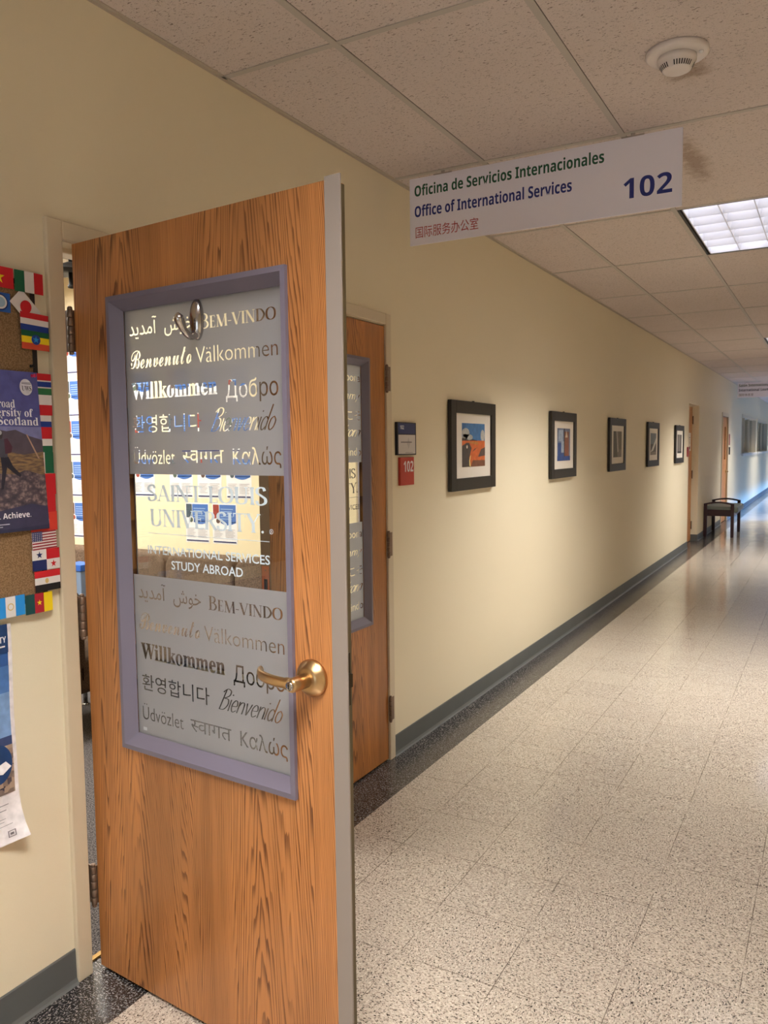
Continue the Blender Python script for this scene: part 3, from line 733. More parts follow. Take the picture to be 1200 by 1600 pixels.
make_sign(3.452, [(fit(text(sans_bold('Oficina de Servicios Internacionales'), 0, .005), .026, .905, .222, .066), GREEN),
                  (fit(text(sans_bold('Office of International Services'), 0, .005), .026, .770, .128, .068), BLUE),
                  (fit(text('国际服务办公室'), .030, .345, .036, .056), RED),
                  (fit(text(sans_bold('102')), .985, 1.176, .060, .112), BLUE)], 'large hanging sign for office 102 with green, blue and red lettering')
make_sign(18.083, [(fit(text(sans_bold('Salon Internacional'), 0, .005), .026, .60, .222, .072) + [[(.129, .267), (.136, .267), (.146, .281), (.136, .281)]], mat('dark green lettering', (34, 60, 54), .5)),
                   (fit(text(sans_bold('International Lounge'), 0, .005), .026, .64, .128, .072), mat('navy lettering', (36, 40, 84), .5)),
                   (fit(text('国际休息室'), .030, .30, .036, .056), mat('dull red lettering', (120, 90, 100), .5))], 'distant hanging sign for the lounge above the far corridor')

# ------------------------------------------------------------------ smoke detector
sd = tag(empty('smoke_detector', (1.378, 2.837, CH)), 'white round smoke detector on the ceiling above the hanging sign', 'smoke detector')
WHT = mat('white plastic', (226, 218, 214), .35)
MB().lathe([(.0, -.0004), (.096, -.0004), (.098, -.012), (.090, -.018), (.064, -.020), (.0, -.020)], n=48).build('base_plate', WHT, sd)
MB().lathe([(.060, -.0195), (.060, -.034), (.054, -.044), (.044, -.060), (.036, -.064), (.0, -.064)], n=48).build('sensor_head', WHT, sd)
b = MB()
for i in range(40):
    if i % 10 in (8, 9): continue
    a = 2 * PI * i / 40; ca, sa = math.cos(a), math.sin(a); r0, r1, z0, z1, wd = .0537, .0452, -.0458, -.0588, .0018
    b.add([((r0 + .0006) * ca - wd * sa, (r0 + .0006) * sa + wd * ca, z0), ((r0 + .0006) * ca + wd * sa, (r0 + .0006) * sa - wd * ca, z0), ((r1 + .0006) * ca + wd * sa, (r1 + .0006) * sa - wd * ca, z1), ((r1 + .0006) * ca - wd * sa, (r1 + .0006) * sa + wd * ca, z1)], [(0, 1, 2, 3)])
b.build('vent_slots', BLACK, sd)
MB().lathe([(.007, -.020), (.007, -.024), (.004, -.027)], (.075, -.01, 0), 'z', 14).build('test_light', mat('clear lens', (236, 236, 236), .1), sd)

# ------------------------------------------------------------------ framed pictures
FR_BLK = mat('black picture frame', (36, 32, 27), .45); MATB = mat('picture mount', (226, 219, 208), .7)
def C(n, rgb, r=.6): return mat('print ' + n, rgb, r, noise=(38, .16))
def art_desert(w, h):
    sky, cl, org, dor, dk, hill, yl, br = C('sky', (66, 116, 170)), C('cloud', (176, 176, 172)), C('orange', (206, 104, 50)), C('amber', (190, 126, 62)), C('asphalt', (78, 70, 66)), C('hills', (68, 56, 52)), C('line', (232, 214, 140)), C('brown', (124, 78, 56))
    return [(rect(0, w, 0, h), sky), (disc(.16 * w, .78 * h, .16 * w, 18, .11 * h) + disc(.3 * w, .68 * h, .16 * w, 18, .07 * h) + disc(.12 * w, .69 * h, .11 * w, 18, .07 * h) + disc(.9 * w, .72 * h, .09 * w, 18, .14 * h), cl),
            ([[(0, 0), (w, 0), (w, .60 * h), (.4 * w, .615 * h), (0, .60 * h)]], org), ([[(0, .6 * h), (0, .66 * h), (.1 * w, .665 * h), (.3 * w, .61 * h), (.46 * w, .635 * h), (.7 * w, .6 * h)]], hill),
            ([[(.3 * w, .58 * h), (.7 * w, .58 * h), (.68 * w, .5 * h), (.3 * w, .55 * h)]], dor), ([[(0, 0), (.36 * w, 0), (.3 * w, .2 * h), (.4 * w, .43 * h), (.3 * w, .55 * h), (.18 * w, .55 * h), (0, .48 * h)]], dk),
            ([[(.36 * w, 0), (w, 0), (w, .14 * h), (.45 * w, .15 * h)]], br), ([[(.68 * w, .22 * h), (w, .25 * h), (w, .45 * h), (.82 * w, .4 * h)]], C('shade', (92, 74, 70))), ([[(.5 * w, .4 * h), (.66 * w, .45 * h), (.42 * w, .33 * h)]], dk),
            ([[(.30 * w, .02 * h), (.36 * w, 0), (.33 * w, .14 * h), (.37 * w, .26 * h), (.34 * w, .26 * h), (.29 * w, .14 * h)]], yl), (disc(.2 * w, .46 * h, .03 * w, 10), C('dot', (220, 214, 200)))]
def art_blue(w, h):
    a, b_, c_, d_ = C('slate', (112, 124, 150)), C('deep blue', (56, 82, 140)), C('rust', (140, 90, 72)), C('pale blue', (156, 170, 190))
    return [(rect(0, w, 0, h), a), (rect(.05 * w, .5 * w, 0, .55 * h), b_), (rect(.08 * w, .44 * w, .6 * h, .95 * h), d_), (rect(.56 * w, .9 * w, .1 * h, .9 * h), c_), (rect(.3 * w, .55 * w, .25 * h, .6 * h), d_), ([[(.6 * w, .72 * h), (.8 * w, .72 * h), (.7 * w, .95 * h)]], C('cream', (200, 186, 160))), (rect(0, w, 0, .14 * h), b_), (rect(.5 * w, .56 * w, .12 * h, h), C('dark', (62, 58, 66)))]
def art_grey(w, h):
    a, b_, c_ = C('mid grey', (126, 120, 112)), C('dark grey', (88, 84, 80)), C('light grey', (190, 184, 174))
    return [(rect(0, w, 0, h), a), ([[(0, 0), (.5 * w, 0), (.34 * w, h), (0, h)]], b_), ([[(.36 * w, h), (.44 * w, h), (.62 * w, .2 * h), (.5 * w, .2 * h)]], c_), (rect(.66 * w, w, .3 * h, h), C('olive', (110, 106, 92)))]
def art_slope(w, h):
    a, b_, c_ = C('blue grey', (116, 126, 132)), C('near white', (206, 204, 196)), C('dark grey', (88, 84, 80))
    return [(rect(0, w, 0, h), a), (rect(0, w, 0, .5 * h), c_), ([[(0, .12 * h), (.3 * w, .3 * h), (w, .8 * h), (w, .6 * h), (.5 * w, .2 * h)]], b_), (rect(0, w, .0, .14 * h), C('mid grey', (126, 120, 112)))]
def art_dark(w, h):
    a = C('charcoal', (96, 90, 82))
    return [(rect(0, w, 0, h), a), (rect(.3 * w, .6 * w, .1 * h, h), C('mid grey', (126, 120, 112))), (rect(0, w, 0, .1 * h), C('near black', (40, 38, 38)))]
for y0, art, lab in ((4.04, art_desert, 'black framed picture of an orange desert road, nearest the office door'), (5.835, art_blue, 'black framed picture in blue and rust blocks, second from the office door'),
                     (7.615, art_grey, 'black framed grey picture, third from the office door'), (9.385, art_slope, 'black framed picture with a pale diagonal slope, fourth from the office door'), (11.20, art_dark, 'black framed dark picture, nearest the far recessed door')):
    pw, ph = .66, .506
    t = tag(empty('framed_picture', (.002, y0, 1.272)), lab, 'picture', 'framed pictures on the corridor wall')
    fw = .070; b = MB()
    for (a0, a1, c0, c1) in ((0, fw, 0, ph), (pw - fw, pw, 0, ph), (fw, pw - fw, 0, fw), (fw, pw - fw, ph - fw, ph)): b.box(.004, .026, a0, a1, c0, c1)
    b.box(0, .004, .01, pw - .01, .01, ph - .01); b.build('frame', FR_BLK, t, bevel=.0015)
    MB().box(.0042, .017, fw, pw - fw, fw, ph - fw).build('mount', MATB, t)
    aw, ah = .340, .250; au, av = (pw - aw) / 2, (ph - ah) / 2 + .004
    layers('print', art(aw, ah), lambda u, v, h, au=au, av=av: (.0171 + h, au + u, av + v), t, lift=.0002)
    MB().lathe([(.004, .008), (.004, .022)], (0, pw / 2, ph + .002), 'x', 10).build('hanger', FR_BLK, t)

# ------------------------------------------------------------------ room number plates by the door
onx = lambda x: (lambda u, v, h: (x + h, u, v))
t = tag(empty('room_plate', (.001, 3.437, 1.482)), 'blue and white room plate with black edge above the red one', 'room sign')
MB().box(0, .014, 0, .200, 0, .160).build('holder', mat('plate holder', (24, 24, 34), .4), t, bevel=.001)
f = lambda u, v, h: (.014 + h, u, v)
lo = layers('insert', [(rect(.010, .190, .104, .155), mat('plate blue', (34, 50, 104), .4)), (rect(.010, .190, .006, .099), mat('plate white', (206, 200, 198), .4))], f, t)
lettering('number', fit(text(sans_bold('102')), .026, .068, .126, .026), mat('plate numerals', (226, 226, 230), .5), f, lo, .0010)
lettering('caption', rect(.034, .150, .060, .0655), mat('caption grey', (128, 122, 124), .5), f, lo, .0010)
lettering('footer', rect(.08, .16, .0105, .0125), mat('caption grey', (128, 122, 124), .5), f, lo, .0010)
lettering('emblem', [[(.115, .030), (.132, .055), (.115, .088), (.098, .055)]], mat('emblem grey', (188, 182, 184), .5), f, lo, .0008)
t = tag(empty('number_plate', (.001, 3.468, 1.333)), 'small red plate with white 102 under the blue and white plate', 'room sign')
MB().box(0, .013, 0, .145, 0, .138).build('plate', mat('plate red', (176, 50, 36), .4), t, bevel=.001)
lettering('number', fit(text(sans_bold('102')), .034, .136, .066, .074), mat('plate numerals', (226, 226, 230), .5), lambda u, v, h: (.013 + h, u, v), t)

# ------------------------------------------------------------------ notice board, its flags and posters
t = tag(empty('notice_board', (0, 0.18, 1.12)), 'brown cork notice board with black edge on the near wall', 'notice board')
k = NT('cork', .9, .1); p = k.obj()
k.put(k.b.inputs['Base Color'], k.mix(k.step(k.noise(p, 260, 3), .38, .62), lin((120, 94, 66)), lin((150, 120, 88)))); k.bump(k.noise(p, 300, 2), .4)
MB().box(.001, .012, .012, 1.240, .012, .828).build('cork_panel', MATS['cork'], t)
BE = mat('board edge', (34, 28, 25), .5)
b = MB(); bw, bh = 1.252, .840
for a in ((0, .012, 0, bh), (bw - .012, bw, 0, bh), (.012, bw - .012, 0, .012), (.012, bw - .012, bh - .012, bh)): b.box(.001, .016, *a)
b.build('edging', BE, t, bevel=.001)
FLC = lambda n, rgb: mat('flag ' + n, rgb, .7)
fR, fW, fB, fG, fY, fK = FLC('red', (196, 26, 36)), FLC('white', (222, 216, 212)), FLC('blue', (24, 58, 140)), FLC('green', (16, 92, 60)), FLC('yellow', (240, 208, 20)), FLC('black', (24, 22, 24))
fLB, fN, fOR, fGold = FLC('light blue', (32, 138, 214)), FLC('navy', (26, 38, 92)), FLC('orange red', (212, 60, 44)), FLC('gold', (208, 176, 110))
def hs(*ms):
    n = len(ms); return [(rect(0, 1, 1 - (i + 1) / n, 1 - i / n), m) for i, m in enumerate(ms)]
def vs_(*ms):
    n = len(ms); return [(rect(i / n, (i + 1) / n, 0, 1), m) for i, m in enumerate(ms)]
def flag(y0, y1, z0, z1, L, label, tilt=0.0, x=.0175, rot=0.0):
    w_, h_ = y1 - y0, z1 - z0; cy, cz = (y0 + y1) / 2, (z0 + z1) / 2
    t = empty('paper_flag', (x, cy, cz)); t.rotation_euler = (rot or tilt, 0, 0)
    b = MB(); ms = []; N = 8
    # sheet with a slight curl, printed areas cut as strips of it
    def F(u, v, h): return ((.003 * math.sin(u * 2.4 + .4) * .8) + h, (u - .5) * w_, (v - .5) * h_)
    lifts = 0
    for P, m in L:
        lifts += 1
        if m not in ms: ms.append(m)
        for q in P:
            b.add([F(u, v, .00012 * lifts) for u, v in q], [tuple(range(len(q)))], ms.index(m))
    if ms: b.add([F(0, 0, 0), F(1, 0, 0), F(1, 1, 0), F(0, 1, 0)], [(3, 2, 1, 0)], 0)
    o = b.build('paper_flag_sheet', ms, None); bpy.data.objects.remove(t)
    o.name = 'paper_flag'; o.location = (x, cy, cz); o.rotation_euler = (rot or tilt, 0, 0)
    return tag(o, label, 'flag', 'paper flags around the notice board')
ar = .62
sq = lambda cx, cy, r: [[(cx + (a - cx) * .62, b_) for a, b_ in q] for q in star(cx, cy, r)]
rd = lambda cx, cy, r: disc(cx, cy, r * .62, 20, r)
flag(1.282, 1.369, 1.931, 1.983, [(rect(0, 1, 0, 1), fR), (sq(.5, .48, .34), fY)], 'red paper flag with yellow star at the top of the notice board')
flag(1.372, 1.457, 1.929, 1.983, vs_(fG, fW, fR), 'green, white and red vertical striped paper flag by the door frame', .0)
flag(1.270, 1.357, 1.870, 1.918, [(rect(0, 1, 0, 1), FLC('royal', (34, 88, 170))), (rd(.66, .5, .42), fN), (rd(.66, .5, .36), fW), (rd(.66, .5, .27), FLC('pale', (150, 176, 196)))], 'blue paper flag with ringed white disc under the red star flag')
flag(1.362, 1.440, 1.866, 1.917, [(rect(0, 1, 0, 1), fW), (rd(.5, .5, .34), fR)], 'white paper flag with red disc, pinned up diagonally', rot=-.76)
flag(1.382, 1.467, 1.832, 1.878, hs(fR, fW, fB), 'red, white and blue striped paper flag under the tilted white one', -.03, .0195)
flag(1.384, 1.468, 1.784, 1.834, [*hs(fG, fY, FLC('rust red', (206, 74, 46))), (rd(.5, .52, .26), fB), (sq(.5, .52, .2), fLB)], 'green, yellow and red paper flag with blue star disc', -.02, .0185)
flag(1.385, 1.469, 1.668, 1.724, [(rect(0, 1, 0, 1), fW), (rect(0, 1, .68, 1), fR), (rect(0, 1, .37, .62), fB), (rect(0, 1, 0, .31), FLC('leaf green', (44, 112, 66)))], 'red, blue and green paper flag with white lines behind the poster corner')
flag(1.385, 1.469, 1.614, 1.669, hs(fW, fR), 'white over red paper flag half behind the poster')
flag(1.382, 1.465, 1.568, 1.613, hs(fW, fB, fR), 'white, blue and red striped paper flag half behind the poster')
flag(1.381, 1.464, 1.515, 1.570, hs(fR, fW, fG), 'red, white and green horizontal striped paper flag half behind the poster', 0, .0185)
flag(1.383, 1.466, 1.460, 1.516, [(rect(0, 1, 0, 1), fG), (rect(0, .66, 0, 1), fW)], 'plain green paper flag with a white band hidden by the poster')
flag(1.385, 1.469, 1.403, 1.459, [(rect(0, 1, 0, 1), fR)], 'plain red paper flag below the green one', 0, .0185)
flag(1.383, 1.467, 1.356, 1.404, [(rect(0, 1, 0, 1), fR), (rect(.0, .66, 0, 1), fW)], 'red paper flag with white band at the poster edge')
flag(1.387, 1.470, 1.306, 1.357, [(rect(0, 1, 0, 1), fOR), (rect(.40, .60, .2, .8) + rect(.32, .68, .38, .62), fW)], 'orange red paper flag with white cross under the poster corner', 0, .0165)
usa = [(rect(0, 1, 0, 1), fW)] + [(rect(0, 1, (12 - i) / 13, (13 - i) / 13), FLC('crimson', (150, 40, 52))) for i in range(0, 13, 2)] + [(rect(0, .4, 6 / 13, 1), FLC('canton', (56, 62, 108)))]
usa += [([q for i in range(5) for j in range(5) for q in disc(.05 + i * .075, .52 + j * .098, .014, 6, .022)], fW)]
flag(1.388, 1.464, 1.258, 1.306, usa, 'paper flag with red and white stripes and starred blue corner', .02)
flag(1.386, 1.472, 1.202, 1.258, [(rect(0, .5, .5, 1), fW), (rect(.5, 1, .5, 1), fR), (rect(0, .5, 0, .5), fN), (rect(.5, 1, 0, .5), fW), (sq(.25, .74, .19), fN), (sq(.75, .26, .19), fR)], 'quartered paper flag with a blue star and a red star', .0)
flag(1.391, 1.471, 1.145, 1.200, [*hs(fR, fW, fK), (disc(.45, .5, .07, 10, .13), fGold)], 'red, white and black striped paper flag with gold emblem', .0)
flag(1.359, 1.443, 1.090, 1.142, [*vs_(FLC('deep green', (10, 66, 66)), FLC('dark red', (170, 28, 44)), fY), (sq(.5, .52, .16), fY)], 'green, red and yellow vertical paper flag with a star at the board corner')
flag(1.272, 1.358, 1.094, 1.147, [*vs_(fLB, fW, fLB), (disc(.5, .5, .11, 14, .18), fGold), (disc(.5, .5, .08, 14, .13), fW)], 'sky blue and white paper flag with a small wreath, lowest row')

# poster with the hiker
def curve_sheet(name, W_, H_, L, place, nseg=1, lift=.0002):
    b = MB(); ms = []
    for i, (P, m) in enumerate(L):
        if m not in ms: ms.append(m)
        for q in P:
            b.add([place(u, v, lift * (i + 1)) for u, v in q], [tuple(range(len(q)))], ms.index(m))
    b.add([place(0, 0, 0), place(W_, 0, 0), place(W_, H_, 0), place(0, H_, 0)], [(3, 2, 1, 0)], 0)
    return b.build(name, ms)
k = NT('print rocks', .5, .4); p = k.obj()
vo = k.n('ShaderNodeTexVoronoi'); vo.inputs['Scale'].default_value = 48; k.put(vo.inputs['Vector'], k.comb(k.sep(p)[0], k.sep(p)[1], k.math('MULTIPLY', k.sep(p)[2], 1.8)))
k.put(k.b.inputs['Base Color'], k.mix(k.step(k.noise(p, 130, 3), .3, .7), k.mix(k.step(vo.outputs['Distance'], .2, .8), lin((150, 128, 126)), lin((58, 50, 62))), lin((76, 66, 74))))
ROCKS = k.m
k = NT('print heath', .5, .4); p = k.obj()
k.put(k.b.inputs['Base Color'], k.mix(k.step(k.noise(k.comb(k.sep(p)[0], k.sep(p)[1], k.math('MULTIPLY', k.sep(p)[2], 5.0)), 40, 4), .35, .65), lin((96, 76, 66)), lin((146, 118, 82)))); HEATH = k.m
pw, ph = .300, .412
Psky, Pmt, Pdk, Pjk, Pbag = C('dusk sky', (84, 86, 148)), C('mountain', (82, 72, 84)), C('trousers', (36, 34, 48)), C('jacket', (70, 70, 82)), C('rucksack', (74, 40, 56))
hz = lambda *q: [list(q)]
L = [(rect(0, pw, 0, ph), Psky), (rect(0, pw, .215, .270), C('pale dusk', (122, 124, 172))),
     (hz((0, .10), (pw, .10), (pw, .236), (.262, .246), (.222, .262), (.196, .258), (.150, .266), (.10, .240), (0, .225)), Pmt),
     (hz((0, .05), (pw, .05), (pw, .205), (.24, .198), (.15, .215), (0, .19)), HEATH), (hz((.252, .25), (.256, .25), (.288, .186), (.282, .188)), C('path', (176, 140, 120))),
     (hz((0, 0), (pw, 0), (pw, .142), (.24, .158), (.21, .148), (.1, .156), (0, .15)), ROCKS), (hz((0, 0), (pw, 0), (pw, .060), (.25, .07), (.15, .055), (0, .07)), C('shadowed rock', (58, 56, 84))), (hz((0, 0), (pw, 0), (pw, .012), (.2, .008), (0, .012)), C('dark strip', (44, 46, 74)))]
hx = .178
L += [(hz((hx - .012, .110), (hx - .004, .112), (hx + .010, .165), (hx + .004, .196), (hx - .006, .196), (hx - .004, .160)), Pdk), (hz((hx, .190), (hx + .006, .170), (hx + .03, .150), (hx + .046, .140), (hx + .050, .146), (hx + .028, .168), (hx + .016, .194)), Pdk),
      (hz((hx - .008, .192), (hx + .014, .192), (hx + .016, .226), (hx + .008, .238), (hx - .004, .236), (hx - .010, .218)), Pjk), (hz((hx + .008, .200), (hx + .026, .204), (hx + .030, .218), (hx + .018, .240), (hx + .008, .238)), Pbag), (disc(hx - .002, .248, .007, 14, .010), C('hair', (60, 52, 54))), (disc(hx - .003, .254, .006, 12, .006), C('cap', (176, 176, 180))),
      (disc(.262, .372, .0185, 28, .021), C('badge', (222, 220, 228)))]
INK = C('poster white', (236, 234, 238))
L += [(fit(text(serif_bold('abroad')), .150, .225, .318, .030), INK), (fit(text(serif_bold('University of')), .112, .276, .296, .030), INK), (fit(text(serif_bold('of Scotland')), .135, .290, .274, .030), INK), (fit(text(sans_bold('ve. Achieve.')), .130, .245, .036, .020), INK),
      (fit(text(serif_bold('UWS')), .249, .277, .363, .018), C('badge ink', (54, 50, 66))), (rect(.249, .276, .3795, .3815) + rect(.249, .276, .383, .3845), C('badge line', (130, 126, 140))), (rect(.11, .18, .0205, .023) + rect(.11, .16, .0145, .0165), C('small print', (190, 188, 206)))]
def place(u, v, h): return (.0225 + h, u + .018 * (1 - v / ph), v)
# lower edge pulled sideways and slightly off the board, as pinned
o = curve_sheet('poster', pw, ph, L, place); o.location = (0, 1.122, 1.3125)
tag(o, 'blue-violet poster of a hiker on a rocky mountainside, pinned on the notice board', 'poster')
pin_m = mat('pin pink', (206, 40, 90), .4)
def pin(y, z, x, m, lab):
    o = MB().lathe([(.0012, 0), (.0012, .004), (.0045, .005), (.0030, .008), (.0030, .013), (.0050, .015), (.004, .017), (.0, .0172)], (0, 0, 0), 'x', 16).build('push_pin', m, loc=(x, y, z)); tag(o, lab, 'push pin')
pin(1.404, 1.715, .0228, pin_m, 'pink push pin in the top corner of the hiker poster')
pin(1.410, 1.741, .0125, BLACK, 'black push pin in the cork above the hiker poster')

# lower poster, curling off the wall
pw, ph = .430, .578
k = NT('print city', .5, .4); p = k.obj()
br = k.n('ShaderNodeTexVoronoi', distance='CHEBYCHEV'); br.inputs['Scale'].default_value = 70; k.put(br.inputs['Vector'], p)
k.put(k.b.inputs['Base Color'], k.mix(k.sep(br.outputs['Color'])[0], lin((52, 50, 66)), lin((190, 164, 140)))); CITY = k.m
Lp = [(rect(0, pw, 0, ph), C('paper', (226, 220, 222))), (rect(.02, pw - .012, .135, ph - .0), C('deep sky', (42, 86, 150))), (rect(.02, pw - .012, .24, .40), C('light sky', (120, 154, 200))), (rect(.02, pw - .012, .40, .47), C('mid sky', (72, 116, 178))), (rect(.02, pw - .012, .255, .285), C('far hills', (50, 66, 108))), (rect(.02, pw - .012, .135, .262), CITY),
      (rect(.02, pw - .012, .505, ph), C('banner', (20, 56, 104))), (disc(.372, .218, .042, 32, .052), C('roundel', (18, 58, 108))), ([[(.37, .215), (.395, .222), (.41, .205), (.385, .190), (.36, .196)]], INK), (fit(text(sans_bold('ITY')), .386, .412, .532, .022), INK), (rect(.392, .408, .520, .524), INK),
      (rect(.33, .395, .108, .1105) + rect(.33, .388, .094, .0965) + rect(.33, .385, .072, .0735) + rect(.33, .38, .064, .0655) + rect(.33, .40, .053, .0545), C('grey lines', (150, 144, 150))),
      (rect(.386, .404, .018, .020) + rect(.386, .404, .034, .036) + rect(.386, .388, .018, .036) + rect(.402, .404, .018, .036) + rect(.391, .399, .024, .030), C('icon grey', (120, 112, 118)))]
b = MB(); ms = []
def plc(u, v, h):
    d = max(0.0, (u - .33) / .10) * max(0.0, (.16 - v) / .16)
    return (.0022 + .045 * d ** 2 + .004 * math.sin(v * 9) ** 2 * (u / pw) + h, u - .006 * (1 - v / ph) * 0, v + .02 * d ** 2)
# subdivide the sheet so it can curl
for i, (P, m) in enumerate(Lp):
    if m not in ms: ms.append(m)
    for q in P:
        if len(q) == 4 and (max(a for a, _ in q) - min(a for a, _ in q)) > .1:
            u0, u1 = q[0][0], q[1][0]; v0, v1 = q[0][1], q[2][1]; NU, NV = 14, 14
            vv = [plc(u0 + (u1 - u0) * a / NU, v0 + (v1 - v0) * c_ / NV, .0004 * (i + 1)) for c_ in range(NV + 1) for a in range(NU + 1)]
            b.add(vv, [(c_ * (NU + 1) + a, c_ * (NU + 1) + a + 1, (c_ + 1) * (NU + 1) + a + 1, (c_ + 1) * (NU + 1) + a) for c_ in range(NV) for a in range(NU)], ms.index(m), True)
        else: b.add([plc(u, v, .0004 * (i + 1)) for u, v in q], [tuple(range(len(q)))], ms.index(m))
o = b.build('poster', ms, loc=(0, .892, .498)); tag(o, 'white edged city poster with curling corner, on the wall below the notice board', 'poster')

# ------------------------------------------------------------------ office: flyers on the back wall
FLW, FLB, FLN, FLG = mat('flyer paper', (236, 234, 236), .6), mat('flyer blue', (70, 112, 186), .6), mat('flyer navy', (40, 50, 104), .6), mat('flyer text', (178, 174, 182), .6)
pics = [mat('flyer picture a', (96, 74, 66), .6), mat('flyer picture b', (70, 84, 96), .6), mat('flyer picture c', (150, 60, 50), .6), mat('flyer picture d', (84, 96, 84), .6)]
def flyer(x0, z0, i, label, grp, fw_=.208, fh=.268):
    L = [(rect(0, fw_, 0, fh), FLW), (rect(.062, fw_ - .008, fh - .125, fh - .008) + [[(.062 + (fw_ - .07) * t_ / 8, fh - .125 - .018 * math.sin(PI * t_ / 8)) for t_ in range(9)] + [(fw_ - .008, fh - .12), (.062, fh - .12)]], FLB),
         (rect(.008, .058, fh - .10, fh - .008), pics[i % 4]), (disc(.05, fh - .115, .024, 20), FLW), (disc(.05, fh - .115, .017, 16), pics[(i + 2) % 4]),
         (sum([rect(.074, fw_ - .03 - .012 * (j % 3), fh - .04 - j * .016, fh - .034 - j * .016) for j in range(5)], []), mat('flyer pale blue', (150, 178, 222), .6)),
         (sum([rect(.014, .088 - .01 * (j % 3), .096 - j * .010, .099 - j * .010) + rect(.108, .190 - .012 * (j % 2), .096 - j * .010, .099 - j * .010) for j in range(7)], []), FLG), (rect(.008, fw_ - .008, .010, .018), FLN)]
    b = MB(); ms = []
    for n_, (P, m) in enumerate(L):
        if m not in ms: ms.append(m)
        for q in P: b.add([(x0 + u, OY - .0008 - .0004 * n_, z0 + v) for u, v in q], [tuple(range(len(q)))], ms.index(m))
    tag(b.build('flyer', ms), label, 'flyer', grp)
ordn = ['first', 'second', 'third', 'fourth', 'fifth']
for i, x0 in enumerate((-2.461, -2.112, -1.862, -1.614)): flyer(x0, 1.199, i, 'flyer in the row of four just under the upper film, %s from left' % ordn[i], 'flyers in the row above the lower pair')
for i, x0 in enumerate((-1.978, -1.742)): flyer(x0, .898, i + 1, 'blue and white flyer of the lower pair above the chairs, %s' % ('left one with orange picture' if i == 0 else 'right one'), 'lower pair of flyers')
for i, z0 in enumerate((2.085, 1.775, 1.485, 1.185, .880)): flyer(-3.135 + .0, z0, i, 'blue and white flyer in the column beside the hinges, %s from the top' % ordn[i], 'column of flyers in the door gap')
for r_, z0 in enumerate((1.50, 1.80)):
    for i, x0 in enumerate((-2.461, -2.112, -1.862, -1.614)): flyer(x0, z0, i + r_, 'flyer behind the upper frosted film, %s row, %s from the left' % (('lower', 'upper')[r_], ordn[i]), 'flyers behind the upper film')

# ------------------------------------------------------------------ office chairs
def fabric(name, a, b_):
    k = NT(name, .95, .1); p = k.obj(); k.put(k.b.inputs['Base Color'], k.mix(k.step(k.noise(p, 240, 2), .38, .62), lin(a), lin(b_))); k.bump(k.noise(p, 300, 2), .3); return k.m
TAN, BRN = fabric('tan chair fabric', (86, 72, 61), (130, 110, 94)), fabric('dark brown chair fabric', (50, 40, 34), (78, 64, 52))
STEEL = mat('chair steel', (150, 148, 146), .25, 1.0)
def make_chair(m, w_=.585, top=.83):
    t = empty('lounge_chair')
    h = w_ / 2
    MB().box(-h, h, -.32, .22, .25, .44).build('seat', m, t, bevel=.04, seg=4)
    n = 10; prof = [(-h + .10 * (1 - math.sin(PI / 2 * i / n)), .70 + (top - .70) * (1 - math.cos(PI / 2 * i / n)) * 0 + (top - .70) * math.sin(PI / 2 * i / n) ** .8) for i in range(n + 1)]
    prof = [(-h, .30)] + [(-h + .09 * (1 - math.cos(PI / 2 * i / n)), top - .09 + .09 * math.sin(PI / 2 * i / n)) for i in range(n + 1)]
    prof = prof + [(-a, z) for a, z in prof[::-1]]
    prof = [(a, z + (.014 * (1 - (a / h) ** 2) if z > .5 else 0)) for a, z in prof]
    MB().prism(prof, .14, .27, 'y').build('backrest', m, t, bevel=.03, seg=4)
    for sx in (-1, 1):
        for sy in (-.27, .2):
            b = MB().lathe([(.013, .006), (.013, .252)], (sx * (h - .04), sy, 0), 'z', 16); b.lathe([(.022, .0), (.024, .004), (.013, .010)], (sx * (h - .04), sy, 0), 'z', 18); b.build('leg', STEEL, t)
    return t
c0 = make_chair(TAN)
for i, (cx, lab) in enumerate(((-1.155, 'tan lounge chair under the right of the lower flyers'), (-1.745, 'tan lounge chair in the middle of the row seen through the glass'), (-2.335, 'tan lounge chair left of the middle one through the glass'), (-2.925, 'tan lounge chair at the left end of the row, below the flyer column'))):
    t = c0 if i == 0 else dup(c0, (0, 0, 0)); t.location = (cx, 3.80, 0); tag(t, lab, 'chair', 'tan chairs along the office wall')
t = make_chair(BRN, .56, .80); t.location = (-1.80, 2.99, 0); t.rotation_euler = (0, 0, PI); tag(t, 'dark brown upholstered chair seen between door frame and open door', 'chair')
t = tag(empty('bin', (-2.47, 3.62, .44)), 'grey-blue bin with bright blue lid behind the dark brown chair', 'bin')
MB().box(-.075, .075, -.06, .06, .005, .30).build('body', mat('bin grey blue', (116, 136, 164), .5), t, bevel=.006)
MB().box(-.082, .082, -.066, .066, .302, .345).build('lid', mat('bin lid blue', (44, 96, 184), .5), t, bevel=.004)
t = tag(empty('ceiling_spotlight', (-1.585, 2.9, CH)), 'small black spotlight hanging under the office ceiling', 'spotlight')
MB().lathe([(.010, -.31), (.010, -.002)], n=14).build('stem', BLACK, t)
MB().lathe([(.0, -.30), (.02, -.30), (.13, -.345), (.13, -.352), (.0, -.352)], n=28).build('shade', BLACK, t)
MB().lathe([(.012, -.352), (.012, -.41), (.018, -.415), (.018, -.428), (.0, -.432)], n=14).build('finial', BLACK, t)

